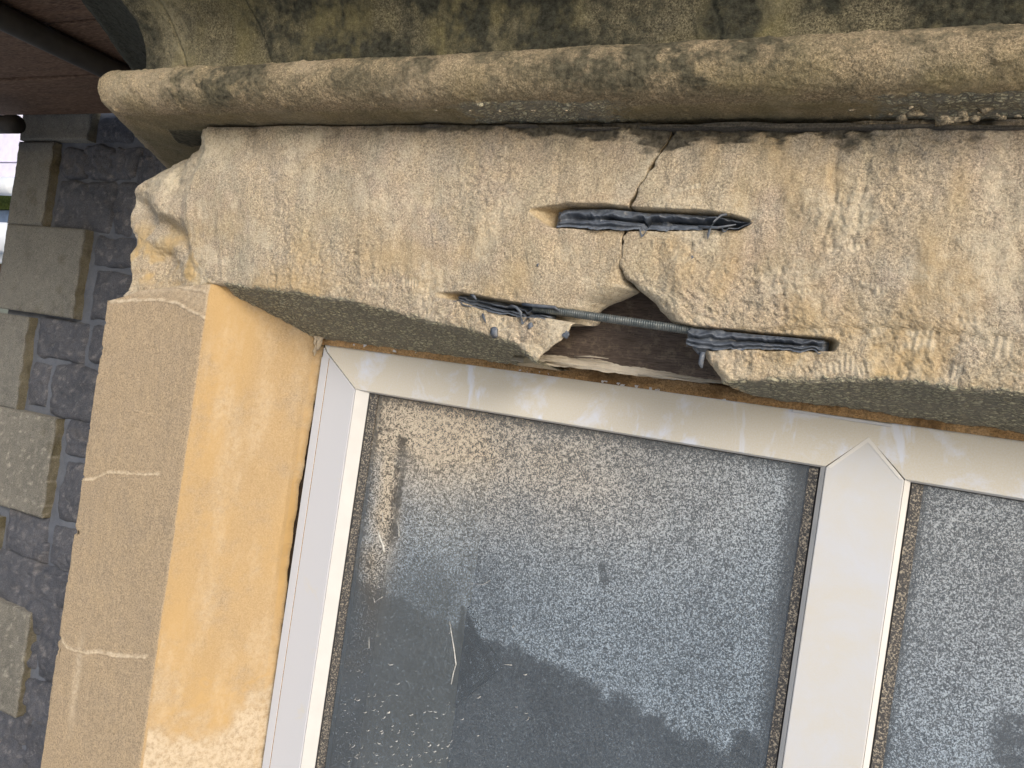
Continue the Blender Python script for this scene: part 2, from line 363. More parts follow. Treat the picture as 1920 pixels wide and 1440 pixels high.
# ------------------------------------------------------------------ lintel
def lintel_block(name, xl_fn, xr_fn, zb_fn, lengthx, parent, side, label):
    nf, nc, ns = 215, 14, 60
    # parameter rows: front (Z from ZT to arris), corner, soffit
    t_rows = np.concatenate([np.linspace(0, 1, nf), 1+np.linspace(0, 1, nc+1)[1:], 2+np.linspace(0, 1, ns+1)[1:]])
    nj = len(t_rows)
    if side == 'L':
        ti = np.linspace(0, 1, 690)
    else:
        ti = np.concatenate([np.linspace(0, .42, 480), np.linspace(.42, 1, 90)[1:]])
    # initial guess of X by row using Z of front
    X = np.zeros((nj, len(ti))); 
    zrow = np.where(t_rows <= 1, ZT+(.045-ZT)*t_rows, np.where(t_rows <= 2, .045-(t_rows-1)*.008, .037-(t_rows-2)*.016))
    def solve(fn):
        z = zrow
        for _ in range(8):
            x_ = fn(z, t_rows); zb_ = zb_fn(x_)
            zi = np.minimum(Z2, zb_-.002)
            z = .4*z+.6*np.where(t_rows <= 1, ZT+(zb_+.006-ZT)*t_rows, np.where(t_rows <= 2, zb_+.006-(t_rows-1)*.008, zb_-.002+(zi-zb_+.002)*(t_rows-2)))
        return fn(z, t_rows), z
    xl, zl_ = solve(xl_fn); xr, zr_ = solve(xr_fn)
    zrow = zr_ if side == 'L' else zl_
    X = xl[:, None]+(xr-xl)[:, None]*ti[None, :]
    zb = zb_fn(X)
    rc = .006
    tr = t_rows[:, None]*np.ones_like(X)
    front = tr <= 1; cor = (tr > 1) & (tr <= 2); sof = tr > 2
    Yv = np.full_like(X, D1); Zv = np.zeros_like(X)
    Zv = np.where(front, ZT+(zb+rc-ZT)*tr, Zv)
    u = np.clip(tr-1, 0, 1)
    # quadratic bezier corner
    Zv = np.where(cor, (1-u)**2*(zb+rc)+2*u*(1-u)*zb+u*u*(zb-rc*.3), Zv)
    Yv = np.where(cor, (1-u)**2*D1+2*u*(1-u)*D1+u*u*(D1+rc), Yv)
    s = np.clip(tr-2, 0, 1)
    zin = np.minimum(Z2, zb-rc*.3)
    zin = np.where(X < XJ+.018, zb-rc*.3, zin)   # bed on the jamb is level
    Zv = np.where(sof, (zb-rc*.3)+(zin-(zb-rc*.3))*s, Zv)
    Yv = np.where(sof, D1+rc+(D2-.004-D1-rc)*s, Yv)
    # front-plane displacement
    Zn = Zv; 
    fw = np.where(front, 1, np.where(cor, 1-u, 0))                # weight of front normal
    n_l = fbm(X, Yv, Zn, 9, 3, seed=1)*.0045
    n_m = fbm(X*1.2, Yv, Zn*.8, 38, 3, .55, seed=2)*.0011*(1+.7*smooth(-.35, 0, X))
    g_amt = .18+.95*smooth(-.1, .6, fbm(X, Yv, Zn, 8, 2, seed=5)+(.45-(Zn-.04)/.2*.7)+.35*smooth(-.5, -.1, X))
    n_s = fbm(X, Yv, Zn, 170, 3, .75, seed=3)*.0010*g_amt
    pit = smooth(.35, .75, fbm(X, Yv, Zn, 120, 2, seed=9))*.0012*g_amt
    # vertical scabbling furrows
    fur = fbm(X*3.0+Zn*.6, Yv, Zn*.7, 33, 3, seed=12)*.0007*smooth(.21, .12, Zn)
    disp = n_l+n_m+n_s+pit+fur
    dark = np.zeros_like(X); light = np.zeros_like(X); ochre = np.zeros_like(X); lichen = np.zeros_like(X)
    # dark crust under the cornice (spalled, flaky)
    cr = smooth(ZT-.020, ZT-.002, Zn+fbm(X, 0, Zn*2.4, 22, 5, .62, seed=21)*.016-.006+.010*fbm(X, 0, 0, 5, 2, seed=22)+.007*np.exp(-((X+.16)/.12)**2))
    dark += cr*smooth(-.6, -.25, X)*.55+cr*.25
    disp += cr*(.001+.003*ridge(X, Yv, Zn*2, 40, 4, seed=4).clip(0, 1))*smooth(-.5, -.1, X)
    ochre += smooth(-.2, .7, fbm(X, 0, Zn, 11, 4, seed=31))*.6*smooth(.19, .07, Zn+.0*X)
    ochre += .5*smooth(.1, .6, fbm(X, 0, Zn*.4, 14, 3, seed=33))*smooth(-.35, 0, X)
    light += smooth(.15, .6, fbm(X, 0, Zn, 17, 4, .6, seed=41))*.45
    dark += .14*smooth(-.1, .7, fbm(X*1.6, 0, Zn*.6, 13, 5, .7, seed=43))+.10*smooth(.16, .24, Zn)
    # comb chisel patches
    for (px, py, wp, hp, n) in [(1587, 465, 62, 14, 6), (1512, 545, 36, 12, 4), (1725, 640, 52, 50, 5), (1878, 650, 34, 40, 3), (1650, 545, 20, 26, 2),
                                (1630, 535, 34, 12, 4), (1560, 690, 66, 28, 7), (1592, 680, 24, 40, 3), (1792, 700, 16, 44, 2), (770, 530, 44, 24, 6), (712, 535, 60, 26, 6),
                                (1290, 352, 50, 10, 5), (1622, 692, 30, 22, 4), (1812, 600, 30, 14, 3), (1330, 600, 60, 10, 2), (1900, 700, 50, 8, 2)]:
        d_, l_ = chisel(X, Zn, px, py, wp, hp, n)
        disp = disp*(1-.6*l_)+d_; light = np.maximum(light, l_*.6)
    # slots cut by the saw
    for k, (SL, dep) in enumerate(((SLOT_A, .030), (SLOT_B, .022), (SLOT_C, .026))):
        m_, zt_, zb_ = sdmask(X, Zn, *SL)
        tx, _z = picks(SL[0], D1)
        ramp = smooth(tx[0], tx[0]+.030, X) if k < 2 else np.ones_like(X)
        ramp = ramp*(smooth(tx[-1], tx[-1]-.012, X) if k != 1 else 1)
        cut = m_*dep*ramp
        disp = np.where(m_ > .02, disp*(1-m_)+cut, disp)
        ochre = np.where(m_ > .3, .5, ochre); dark = np.where(m_ > .3, 0, dark); light = np.where(m_ > .3, .2, light)
    # bedding flakes / scars on the right part
    for path, wd, dp in (([(1572, 255), (1560, 330), (1562, 385), (1545, 430), (1530, 470)], .0016, .0022), ([(1635, 280), (1620, 330), (1605, 390), (1608, 420), (1590, 460)], .0015, .002),
                     ([(1045, 260), (1040, 330), (1040, 420), (1032, 520)], .0014, .0010), ([(1395, 690), (1480, 600), (1350, 585)], .0008, .0008)):
        a = np.array(path, float); pxs, pzs = P(a[:, 0], a[:, 1], D1)
        o = np.argsort(pzs); xc = np.interp(Zn, pzs[o], pxs[o])+fbm(0*X, 0, Zn, 60, 2, seed=50)*.002
        inz = smooth(pzs.min()-.004, pzs.min()+.006, Zn)*smooth(pzs.max()+.004, pzs.max()-.006, Zn)
        disp += inz*dp*smooth(wd*3, 0, np.abs(X-xc)); disp += inz*.0012*smooth(0, .002, X-xc)*smooth(.02, .004, X-xc)
    if side == 'L':
        # broken left end: falls back behind the ridge line
        rx, rz = picks([(392, 232), (385, 285), (366, 330), (350, 380), (352, 430), (358, 480), (384, 515), (402, 540)], D1)
        o = np.argsort(rz); xr_ = np.interp(Zn, rz[o], rx[o])+fbm(0*X, 0, Zn, 45, 2, seed=60)*.003
        dd = np.clip(xr_-X, 0, None)
        slope = .22+.35*smooth(.18, .24, Zn)
        brk = (dd-.012*(1-np.exp(-dd/.012)))*slope*(.35+.65*smooth(.07, .12, Zn)) + smooth(0, .006, dd)*.003*smooth(.1, .16, Zn)
        fac = np.abs(fbm(X*.7, Yv, Zn, 15, 2, .5, seed=66))*.007+fbm(X*.5, Yv, Zn*1.3, 38, 2, .5, seed=72)*.0022+ridge(X*.5, Yv, Zn, 30, 3, seed=67)*.0016+fbm(X, Yv, Zn, 110, 3, .65, seed=71)*.0012
        scar = .012*np.exp(-((Zn-(.125+(X+.78)*-.35))/.012)**2)*smooth(0, .02, dd)
        brk += (fac+scar)*smooth(0, .02, dd)*(1-.55*smooth(.10, .15, dd))
        bx1, bz1 = P(305, 385, .67); bx2, bz2 = P(318, 492, .67); bx3, bz3 = P(340, 330, .67)
        brk += (-.011*np.exp(-((X-bx1)/.022)**2-((Zn-bz1)/.022)**2)+.014*np.exp(-((X-bx2)/.030)**2-((Zn-bz2)/.016)**2)+.005*np.exp(-((X-bx3)/.010)**2-((Zn-bz3)/.03)**2))*smooth(0, .012, dd)
        disp = np.where(dd > 0, disp*(.55+.45*np.exp(-dd/.01))+brk, disp)
        ochre = np.where(dd > 0, ochre*.3+.95*smooth(.155, .10, Zn)*smooth(.05, .07, Zn)*smooth(.3, -.3, fbm(X, 0, Zn, 30, 3, seed=69)), ochre)
        light = np.where(dd > 0, .45*smooth(.1, .5, fbm(X, 0, Zn, 20, 4, seed=68))+.5*smooth(.12, .2, Zn), light)
        dark = np.where(dd > 0, smooth(.8, 1, ridge(X, 0, Zn, 14, 2, seed=70))*.12, dark)
    # rounding toward the crack / break
    ex = (xr_fn if side == 'L' else xl_fn)(Zn.ravel(), np.zeros(Zn.size)).reshape(Zn.shape) if False else None
    edge = xr[:, None] if side == 'L' else xl[:, None]
    dist = np.abs(X-edge)
    low = (smooth(.125, .085, zrow)*(smooth(.060, .068, zrow) if side == 'L' else 1))[:, None]
    tong = smooth(.068, .060, zrow)[:, None]*(side == 'L')
    R = .0018+(.045 if side == 'L' else .015)*low
    if side == 'R': R = R*(1-.45*smooth(.055, .035, zrow)[:, None])
    q = np.clip(1-dist/R, 0, 1)
    dep = (.0016+(.030 if side == 'L' else .013)*low)
    rd = dep*(1-np.sqrt(np.clip(1-q*q, 0, 1)))
    # broken stone tongue below the rod: no rounding of the slot strip
    disp = disp+rd*fw
    fr_ = smooth(.035, .012, dist+fbm(X, 0, Zn, 40, 3, seed=91)*.012)*np.where(zrow < .10, 1, 0)[:, None]
    light = np.maximum(light, fr_*(.65 if side == 'L' else .4)); ochre = ochre*(1-.7*fr_)
    sofn = np.where(sof, 1, np.where(cor, u, 0))
    bl = fbm(X, Yv, Zv, 110, 3, .6, seed=80)*.0012 + fbm(X, Yv, Zv, 25, 2, seed=81)*.0015
    Yv = Yv+disp*fw+np.where(sof, 0, 0)
    Zv = Zv+sofn*bl
    # arris wanders
    lichen = np.where(sof, 1.0, np.where(cor, .25+.6*u, 0)); lichen = np.maximum(lichen, smooth(.012, .0, Zn-zb)*.42*front)
    if side == 'L':
        lichen = np.where(X < XJ+.02, 0, lichen)
    # end face rows: columns going back into the wall
    nb = 34
    tb = np.linspace(0, 1, nb+1)[1:]
    ec = -1 if side == 'L' else 0
    ye, ze, xe = Yv[:, ec], Zv[:, ec], X[:, ec]
    sgn = -1 if side == 'L' else 1
    Yb = ye[:, None]+(D2-.006-ye)[:, None].clip(0)*tb[None, :]**1.2
    Xb = xe[:, None]+sgn*tb[None, :]*(.004+(.050*low+.055*tong if side == 'L' else .01*low))+fbm(Yb, ze[:, None]+0*Yb, 0*Yb, 60, 3, seed=90)*.003*tb[None, :]**.3
    Zb_ = ze[:, None]+0*Yb
    def cat(a, b): return np.concatenate([a, b], 1) if side == 'L' else np.concatenate([b[:, ::-1], a], 1)
    def rep(a, k=1.0): return np.repeat(a[:, [ec]], nb, 1)*k
    att = {'dark': cat(dark, rep(dark, .3)), 'light': cat(light, rep(light, .5)), 'ochre': cat(ochre, rep(ochre, 0)+.4), 'lichen': cat(lichen, rep(lichen, 0))}
    Xa, Ya, Za = cat(X, Xb), cat(Yv, Yb), cat(Zv, Zb_)
    # far end cap for the other side + top ledge
    top = (Xa[[0]], np.full_like(Xa[[0]], D1+.09), Za[[0]])
    Xa = np.concatenate([top[0], Xa]); Ya = np.concatenate([top[1], Ya]); Za = np.concatenate([top[2], Za])
    att = {k: np.concatenate([v[[0]], v]) for k, v in att.items()}
    # cap column on the outer end
    oc = 0 if side == 'L' else -1
    capx, capy, capz = Xa[:, [oc]], np.full_like(Xa[:, [oc]], D1+.13), Za[:, [oc]]
    if side == 'L':
        Xa = np.concatenate([capx+.012, Xa], 1); Ya = np.concatenate([capy, Ya], 1); Za = np.concatenate([capz, Za], 1)
        att = {k: np.concatenate([v[:, [0]], v], 1) for k, v in att.items()}
    else:
        Xa = np.concatenate([Xa, capx], 1); Ya = np.concatenate([Ya, capy], 1); Za = np.concatenate([Za, capz], 1)
        att = {k: np.concatenate([v, v[:, [-1]]], 1) for k, v in att.items()}
    o = grid(name, Xa, Ya, Za, M_lintel, parent, att, flip=True)
    o['label'] = label
    return o

def edge_fn(pk, Yfront=D1, rough=.0012, seed=0):
    a = np.array(pk, float)
    x_, z_ = P(a[:, 0], a[:, 1], a[:, 2] if a.shape[1] > 2 else Yfront)
    # row order: by z descending
    o = np.argsort(z_)
    def fn(z, t):
        return np.interp(z, z_[o], x_[o])+fbm(np.zeros_like(z), 0, z, 90, 3, .6, seed=seed)*rough
    return fn
L_right = edge_fn([(1262, 232, .65), (1250, 262, .65), (1215, 320, .65), (1196, 350, .65), (1180, 384, .65), (1170, 430, .65), (1166, 470, .65), (1162, 500, .65), (1176, 525, .66), (1203, 550, .680), (1180, 562, .683), (1140, 574, .680), (1108, 590, .670),
                   (1080, 606, .655), (1066, 625, .65), (1050, 640, .65), (1018, 662, .65), (1000, 680, .65)], rough=.0022, seed=1)
R_left = edge_fn([(1266, 232), (1254, 262), (1219, 320), (1200, 350), (1184, 384), (1174, 430), (1164, 470), (1161, 500), (1170, 520), (1206, 552), (1232, 580), (1262, 606), (1300, 618),
                  (1306, 640), (1322, 672), (1340, 702), (1352, 718), (1400, 742)], rough=.0022, seed=2)
# left outline of the broken end lies deeper
L_left = edge_fn([(390, 228, .66), (387, 266, .665), (372, 286, .67), (335, 300, .675), (305, 316, .68), (284, 338, .685), (264, 356, .69), (254, 374, .69), (252, 402, .69), (258, 424, .69),
                   (270, 446, .69), (276, 462, .688), (266, 482, .685), (268, 505, .68), (262, 528, .672), (246, 545, .665), (234, 562, .66)], rough=.0009, seed=3)
zbx, zbz = picks([(240, 552), (330, 540), (410, 530), (470, 543), (560, 553), (640, 564), (760, 591), (900, 627), (965, 648), (1000, 676)], D1)
zbxr, zbzr = picks([(1340, 722), (1375, 718), (1500, 713), (1600, 713), (1700, 717), (1780, 730), (1920, 738)], D1)
def zbL(X): return np.interp(X, zbx, zbz)+fbm(X, 0, 0, 30, 3, seed=5)*.0012
def zbR(X): return np.interp(X, zbxr, zbzr)+fbm(X, 0, 0, 30, 3, seed=6)*.0012
lint = empty('stone_lintel', (0, D1, Z2), 'cracked buff sandstone lintel over the white window with a chunk broken from its lower edge', 'lintel')
lintel_block('broken_block', L_left, L_right, zbL, .9, lint, 'L', 'left piece of the cracked lintel with a rough broken end')
lintel_block('broken_block', R_left, lambda z, t: np.full_like(z, .93), zbR, 1.1, lint, 'R', 'right piece of the cracked lintel with comb chisel marks')

# ------------------------------------------------------------------ resin in the slots
def resin(name, SL, x0p, x1p, label, seed, groove=1.0, over=.25, depth=.010, dark_pits=()):
    tx, tz = picks(SL[0], D1); bx, bz = picks(SL[1], D1)
    xa, _ = P(x0p, 500, D1); xb, _ = P(x1p, 500, D1)
    ni, nj = int((xb-xa)/.0006), 56
    u = np.linspace(0, 1, ni)[None, :]*np.ones((nj, 1)); v = np.linspace(0, 1, nj)[:, None]*np.ones((1, ni))
    X = xa+(xb-xa)*u
    zt = np.interp(X, tx, tz); zb = np.interp(X, bx, bz)
    rag = fbm(X, 0, 0, 55, 4, .65, seed=seed)
    drip = np.clip(fbm(X, 0, 0, 75, 2, seed=seed+4)-.45, 0, 1)*.016
    vt = zt-.1*(zt-zb); lowz = zb-(.0020*over*4)*(.5+.75*rag)-drip*.8
    Z = vt+(lowz-vt)*v
    hgt = .007*np.exp(-((v-.30-.12*rag)/.16)**2)+.008*np.exp(-((v-.72)/.15)**2)
    hgt += fbm(X, 0, Z, 26, 2, .5, seed=seed+1)*.0035+fbm(X*.25, 0, Z*1.3, 120, 2, .5, seed=seed+5)*.0007
    hgt += fbm(X*.5, 0, Z, 300, 2, seed=seed+2)*.0003
    gv = v+.10*fbm(X, 0, 0, 24, 2, seed=seed+6)
    Y = D1+depth+.011*groove*smooth(.56, .50, gv)*smooth(.40, .46, gv)*smooth(-.35, .15, fbm(X, 0, 0, 16, 2, seed=seed+7))-hgt
    ledge = smooth(.80, .92, v); Y = Y*(1-ledge)+(D1-.0012-.0012*rag)*ledge
    Y = np.minimum(Y, D1+depth+.012)
    en = smooth(0, .03, u+.02*fbm(0*X, 0, Z, 200, 2, seed=seed+3))*smooth(1, .96, u)
    Y = Y*en+(D1+.014)*(1-en)
    for (pp, wpx, dd) in dark_pits:
        xp, _ = P(pp, 420, D1); Y = Y+dd*np.exp(-((X-xp)/(wpx*.00045))**2)*smooth(.2, .4, v)*smooth(.9, .72, v)
    o = grid(name, X, Y, Z, M_resin, None, flip=True)
    return tag(o, label, 'resin', 'lines of grey resin pressed into the lintel slots')
rA = resin('resin_fill', SLOT_A, 1022, 1412, 'long line of dark grey resin in the upper slot of the lintel', 3, dark_pits=((1350, 45, .014), (1240, 50, .006)))
rB = resin('resin_fill', SLOT_B, 856, 1046, 'ragged grey resin round the left end of the threaded rod', 8, depth=.012, over=.35)
rC = resin('resin_fill', SLOT_C, 1302, 1574, 'thick blob of grey resin round the right end of the threaded rod', 14, groove=.3, depth=.006, over=.3)
def strand(parent, pts, r0, name='resin_string'):
    bm = bmesh.new(); pp = []; 
    for (a, b, Y) in pts:
        x_, z_ = P(a, b, Y); pp.append((float(x_), Y, float(z_)))
    add_tube(bm, pp, [r0*(1 if i < len(pp)-1 else .35) for i in range(len(pp))], 8)
    return bm_obj(name, bm, M_resin, parent, True)
strand(rA, [(1362, 402, .650), (1352, 404, .647), (1340, 415, .646), (1331, 428, .645), (1328, 440, .647), (1327, 448, .648)], .0011)
strand(rA, [(1310, 425, .648), (1345, 427, .645), (1380, 421, .647)], .0013)
strand(rB, [(958, 573, .648), (968, 576, .646), (977, 586, .645), (977, 600, .646)], .0013)
strand(rB, [(905, 588, .648), (908, 597, .648), (911, 606, .649)], .0012)
strand(rB, [(884, 552, .652), (889, 556, .648), (893, 562, .649)], .0016)
strand(rB, [(980, 570, .652), (1000, 573, .649), (1040, 576, .650), (1050, 584, .652)], .0016)
bm = bmesh.new()
for i, (a, b, r_, sx, sz) in enumerate([(1320, 638, .009, 1.3, 1.2), (1344, 636, .008, 2.0, 1.0), (1330, 650, .006, 1.6, .8), (1312, 628, .0065, .9, .9), (1318, 652, .0055, .8, 1.5), (1365, 632, .006, 2.4, .8)]):
    x_, z_ = P(a, b, .655); add_blob(bm, (float(x_), .659, float(z_)), r_, (sx, .7, sz), i*3.1, 3, .35)
bm_obj('resin_lump', bm, M_resin, rC, True)
strand(rC, [(1318, 660, .652), (1316, 670, .652), (1314, 682, .653), (1316, 690, .653)], .0022)
strand(rC, [(1302, 636, .656), (1304, 650, .655), (1311, 664, .655)], .0028)
# resin crumbs stuck to the lintel
for k, (a, b, r_) in enumerate([(1008, 494, .0022), (926, 623, .0042), (994, 610, .0024), (1297, 482, .0010), (1061, 628, .0028)]):
    bm = bmesh.new(); x_, z_ = P(a, b, .648); add_blob(bm, (float(x_), .6485, float(z_)), r_, (1, .45, 1.2), k*2.2, 2, .9)
    o = bm_obj('resin_crumb', bm, M_resin, None, True)
    tag(o, ['small grey resin crumb above the lower left slot', 'larger grey resin smear below the left end of the rod', 'tiny grey resin crumb just under the rod', 'tiny grey resin speck right of the upper crack', 'grey resin crumb on the tip of the broken stone'][k], 'resin crumb', 'resin crumbs stuck to the lintel')

# ------------------------------------------------------------------ threaded rod
x0, z0 = P(1000, 577, .655); x1, z1 = P(1335, 624, .655)
p0 = Vector((float(x0), .656, float(z0))); p1 = Vector((float(x1), .660, float(z1)))
L = (p1-p0).length; d = (p1-p0).normalized(); a = d.cross(Vector((0, 0, 1))).normalized(); b = d.cross(a)
pitch = .0021; n = int(L/pitch*6); seg = 20
S = np.linspace(0, L, n)[:, None]; T = np.linspace(0, 2*math.pi, seg+1)[None, :]
ph = (S/pitch - T/(2*math.pi)) % 1.0
R = .0040-.0006*np.abs(ph*2-1)+0*S
# a slight sag
Pt = [p0[i]+d[i]*S+R*(np.cos(T)*a[i]+np.sin(T)*b[i]) for i in range(3)]
o = grid('threaded_rod', Pt[0]+0*T, Pt[1], Pt[2], M_rod)
tag(o, 'thin grey threaded steel rod bridging the broken gap in the lintel', 'threaded rod')

# ------------------------------------------------------------------ timber behind the break
tim = empty('timber_lintel', (-.2, .71, Z2), 'dark old timber beam with a split white painted lower edge behind the broken stone', 'timber beam')
def xz(px, py, Y):
    a, b = P(px, py, Y); return float(a), float(b)
bm = bmesh.new(); add_box(bm, (-.34, .714, .030), (.30, .80, .20), .002); bm_obj('beam', bm, M_timber, tim)
_tx, _tz = picks([(960, 668), (1015, 664), (1060, 668), (1120, 674), (1200, 690), (1270, 701), (1345, 712), (1400, 722)], .703)
_bx, _bz = picks([(960, 676), (1000, 684), (1100, 692), (1200, 706), (1345, 719), (1400, 728)], .702)
xs = np.linspace(_tx[0], _tx[-1], 300)[None, :]; v = np.linspace(0, 1, 26)[:, None]
ztop = np.interp(xs, _tx, _tz)
ztop = ztop+fbm(xs, 0, 0, 40, 4, .7, seed=7)*.0013; zbot = np.interp(xs, _bx, _bz)+fbm(xs, 0, 0, 75, 3, .6, seed=8)*.0009
Z = ztop+(zbot-ztop)*v; X = xs+0*v
Y = .706+fbm(X*.3, 0, Z*3, 70, 4, .6, seed=9)*.0018-.004*v
grid('painted_edge', X, Y, Z, M_paintwood, tim, flip=True)
bm = bmesh.new()
for (a, b, c, d_, r_) in [(1075, 668, 1140, 672, .0009), (1195, 702, 1330, 720, .0008), (1020, 678, 1110, 688, .0010)]:
    pa = xz(a, b, .700); pb = xz(c, d_, .698)
    pm = ((pa[0]+pb[0])/2, .698, (pa[1]+pb[1])/2+.0008)
    add_tube(bm, [(pa[0], .702, pa[1]), pm, (pb[0], .700, pb[1])], [r_*.6, r_, r_*.2], 6)
bm_obj('splinter', bm, M_paintwood, tim, True)
# sandy mortar bed between frame and lintel
xs = np.linspace(-.597, .62, 900)[None, :]; v = np.linspace(0, 1, 20)[:, None]
X = xs+0*v; Z = .0305-.0165*v+0*X
Z[0] += fbm(X[0], 0, 0, 60, 3, seed=77)*.0012
Y = .746+fbm(X, 0, Z, 120, 3, .6, seed=17)*.0018+.010*smooth(.25, 0, v)
bedm = grid('mortar_bed', X, Y, Z, M_sand, None, {'dark': smooth(.1, .5, fbm(X, 0, Z*.3, 12, 3, seed=18))*.5}, flip=True)
tag(bedm, 'crumbling brown sandy mortar between the lintel and the top of the window frame', 'mortar')

# ------------------------------------------------------------------ jamb
jam = empty('window_jamb', (-.77, D1, -1.2), 'smooth buff sandstone window jamb with an orange splayed reveal left of the window', 'jamb')
ni_f, ni_s = 150, 130
uf = np.concatenate([np.linspace(XL, XJ-.002, ni_f), np.full(6, np.nan), np.full(ni_s, np.nan)])
nz = 560
zz = np.concatenate([np.linspace(.066, -.56, nz), np.linspace(-.57, -2.4, 30)])
cols = []
tcol = np.concatenate([np.linspace(0, 1, ni_f), 1+np.linspace(0, 1, 7)[1:], 2+np.linspace(0, 1, ni_s)[1:]])
T = tcol[None, :]+0*zz[:, None]; Zg = zz[:, None]+0*T
xa = XL+(XJ-.003-XL)*np.clip(T, 0, 1); u = np.clip(T-1, 0, 1); s = np.clip(T-2, 0, 1)
dirx, diry = (XJ2-XJ), (D2-D1); 
X = np.where(T <= 1, xa, 0); Y = np.full_like(X, D1+.001)
cxp = XJ; 
X = np.where((T > 1) & (T <= 2), (1-u)**2*(XJ-.003)+2*u*(1-u)*XJ+u*u*(XJ+.002), X); Y = np.where((T > 1) & (T <= 2), D1+.001+u*u*.0022, Y)
X = np.where(T > 2, XJ+.002+(dirx-.002-.001)*s, X); Y = np.where(T > 2, D1+.0032+(diry+.004)*s, Y)
# top outline of the face; the reveal runs up behind the lintel
tx, tz = picks([(198, 566), (232, 556), (262, 545), (330, 538), (402, 532)], D1)
topz = np.where(T <= 2, np.interp(X, tx, tz), .066+0*X)
Zg = np.where(Zg > .03, .03+(Zg-.03)*(topz-.03)/.036, Zg)
nn = fbm(X, Y, Zg, 6, 3, seed=101)*.0010+fbm(X, Y, Zg, 60, 3, seed=102)*.00035+fbm(X*2.5, Y, Zg*.4, 60, 2, seed=103)*.00025
light = np.zeros_like(X); ochre = np.where(T > 1.5, .50+.35*smooth(-.2, .6, fbm(X, Y, Zg*.35, 9, 3, seed=104)), .0); dark = np.zeros_like(X)
front = T <= 1.5
def crack(pts, wd, dp, lt):
    global nn, light
    a = np.array(pts, float); px_, pz_ = P(a[:, 0], a[:, 1], D1)
    zc = np.interp(X, px_, pz_)+fbm(X, 0, 0, 80, 3, seed=px_[0])*.0009
    inx = smooth(px_[0]-.001, px_[0]+.002, X)*smooth(px_[-1]+.002, px_[-1]-.004, X)*front
    dd = np.abs(Zg-zc)
    nn = nn-inx*.0009*smooth(wd*2.2, wd*.6, dd)+inx*dp*smooth(wd*.7, 0, dd)
    light = np.maximum(light, inx*lt*smooth(wd*2.0, wd*.3, dd+fbm(X, 0, Zg, 120, 2, seed=5)*wd))
crack([(150, 900), (172, 898), (200, 886), (225, 886), (262, 890), (300, 888)], .0012, .0018, 1.0)
crack([(112, 1195), (128, 1215), (160, 1224), (185, 1222), (210, 1230), (275, 1232)], .0016, .0012, 1.0)
crack([(250, 770), (275, 775), (300, 788), (325, 793)], .0006, .0015, .15)
crack([(205, 565), (290, 562), (330, 568), (392, 600)], .0014, .0, 1.0)
crack([(250, 545), (290, 534), (335, 538), (390, 548)], .0012, .0, .8)
# mortar smear across the head of the face
sm_ = smooth(0, .02, Zg-np.interp(X, *picks([(205, 565), (290, 562), (330, 568), (392, 600)], D1)))*front
light = np.maximum(light, sm_*(.35+.5*smooth(0, .7, fbm(X, 0, Zg, 26, 3, seed=106))))
# pale run marks low on the face, efflorescence on the reveal
lx, lz = P(135, 1330, D1)
light = np.maximum(light, front*.55*smooth(.010, .0, np.abs(X-(lx+(Zg-lz)*-.02)))*smooth(-.36, -.40, Zg)*smooth(-.52, -.44, Zg))
sal = smooth(-.37, -.44, Zg-.55*(X-XJ2)+fbm(X, Y, Zg, 14, 4, .6, seed=107)*.05)*(T > 2)
light = np.maximum(light, sal*.75); ochre = ochre*(1-.75*sal)
ochre = np.maximum(ochre, (T > 2)*.9*smooth(.02, .0, np.abs(Zg-.55*(X-XJ2)+fbm(X, Y, Zg, 14, 4, .6, seed=107)*.05+.375)))
ochre = np.where(T > 2, ochre+.25*smooth(.06, .055, np.abs(s-.93)+.02), ochre)
light = np.maximum(light, (T > 2)*.30*smooth(-.1, .9, fbm(X*2.4, Y, Zg*.5, 16, 5, .6, seed=109)))
# ragged inner edge where the sealant tore away
rg = np.clip(s-.84, 0, 1)/.16; dirn = fbm(0*X, 0, Zg, 40, 4, .6, seed=110)
_px, _pz = picks([(600, 700), (590, 840), (578, 930), (556, 1050), (548, 1130), (530, 1250)], D2)
gapw = np.interp(Zg, _pz[::-1], [.0030, .0065, .0095, .0095, .0075, .0035])
X = X+rg*np.where(T > 2, dirn*.0018-gapw, 0)
nrm = math.hypot(dirx, diry)
Xo = np.where(T > 1.5, -nn*diry/nrm, 0); Yo = np.where(T > 1.5, nn*dirx/nrm, nn)
X = X+Xo; Y = Y+Yo
# ragged chips along the left arris
X = X+fbm(0*X, 0, Zg, 18, 5, .6, seed=113)*.0011*np.clip(1-T*8, 0, 1)+fbm(0*X, 0, Zg, 30, 5, .65, seed=114)*.0008*np.exp(-((T-1.5)/.5)**2)
chip = np.where(T < .03, np.clip(fbm(0*X, 0, Zg, 70, 4, .6, seed=111)-.25, 0, 1)*.006, 0); X = X+chip
CT = Vector((-.59, .81, 0)).normalized()
side_x = np.linspace(1, 0, 12)
Xs = (X[:, [0]]+CT.x*.22*side_x[None, :-1]); Ys = Y[:, [0]]+CT.y*.22*side_x[None, :-1]; Zs = Zg[:, [0]]+0*Xs
def c3(a, b): return np.concatenate([b, a], 1)
Xa, Ya, Za = c3(X, Xs), c3(Y, Ys), c3(Zg, Zs)
at = {'light': c3(light, 0*Xs), 'ochre': c3(ochre, 0*Xs), 'dark': c3(dark, 0*Xs)}
Xa = np.concatenate([Xa, Xa[:, [-1]]-.02, Xa[:, [-1]]-.03], 1); Ya = np.concatenate([Ya, Ya[:, [-1]]+.006, Ya[:, [-1]]+.08], 1); Za = np.concatenate([Za, Za[:, [-1]], Za[:, [-1]]], 1)
at = {k: np.concatenate([q, q[:, [-1]], q[:, [-1]]], 1) for k, q in at.items()}
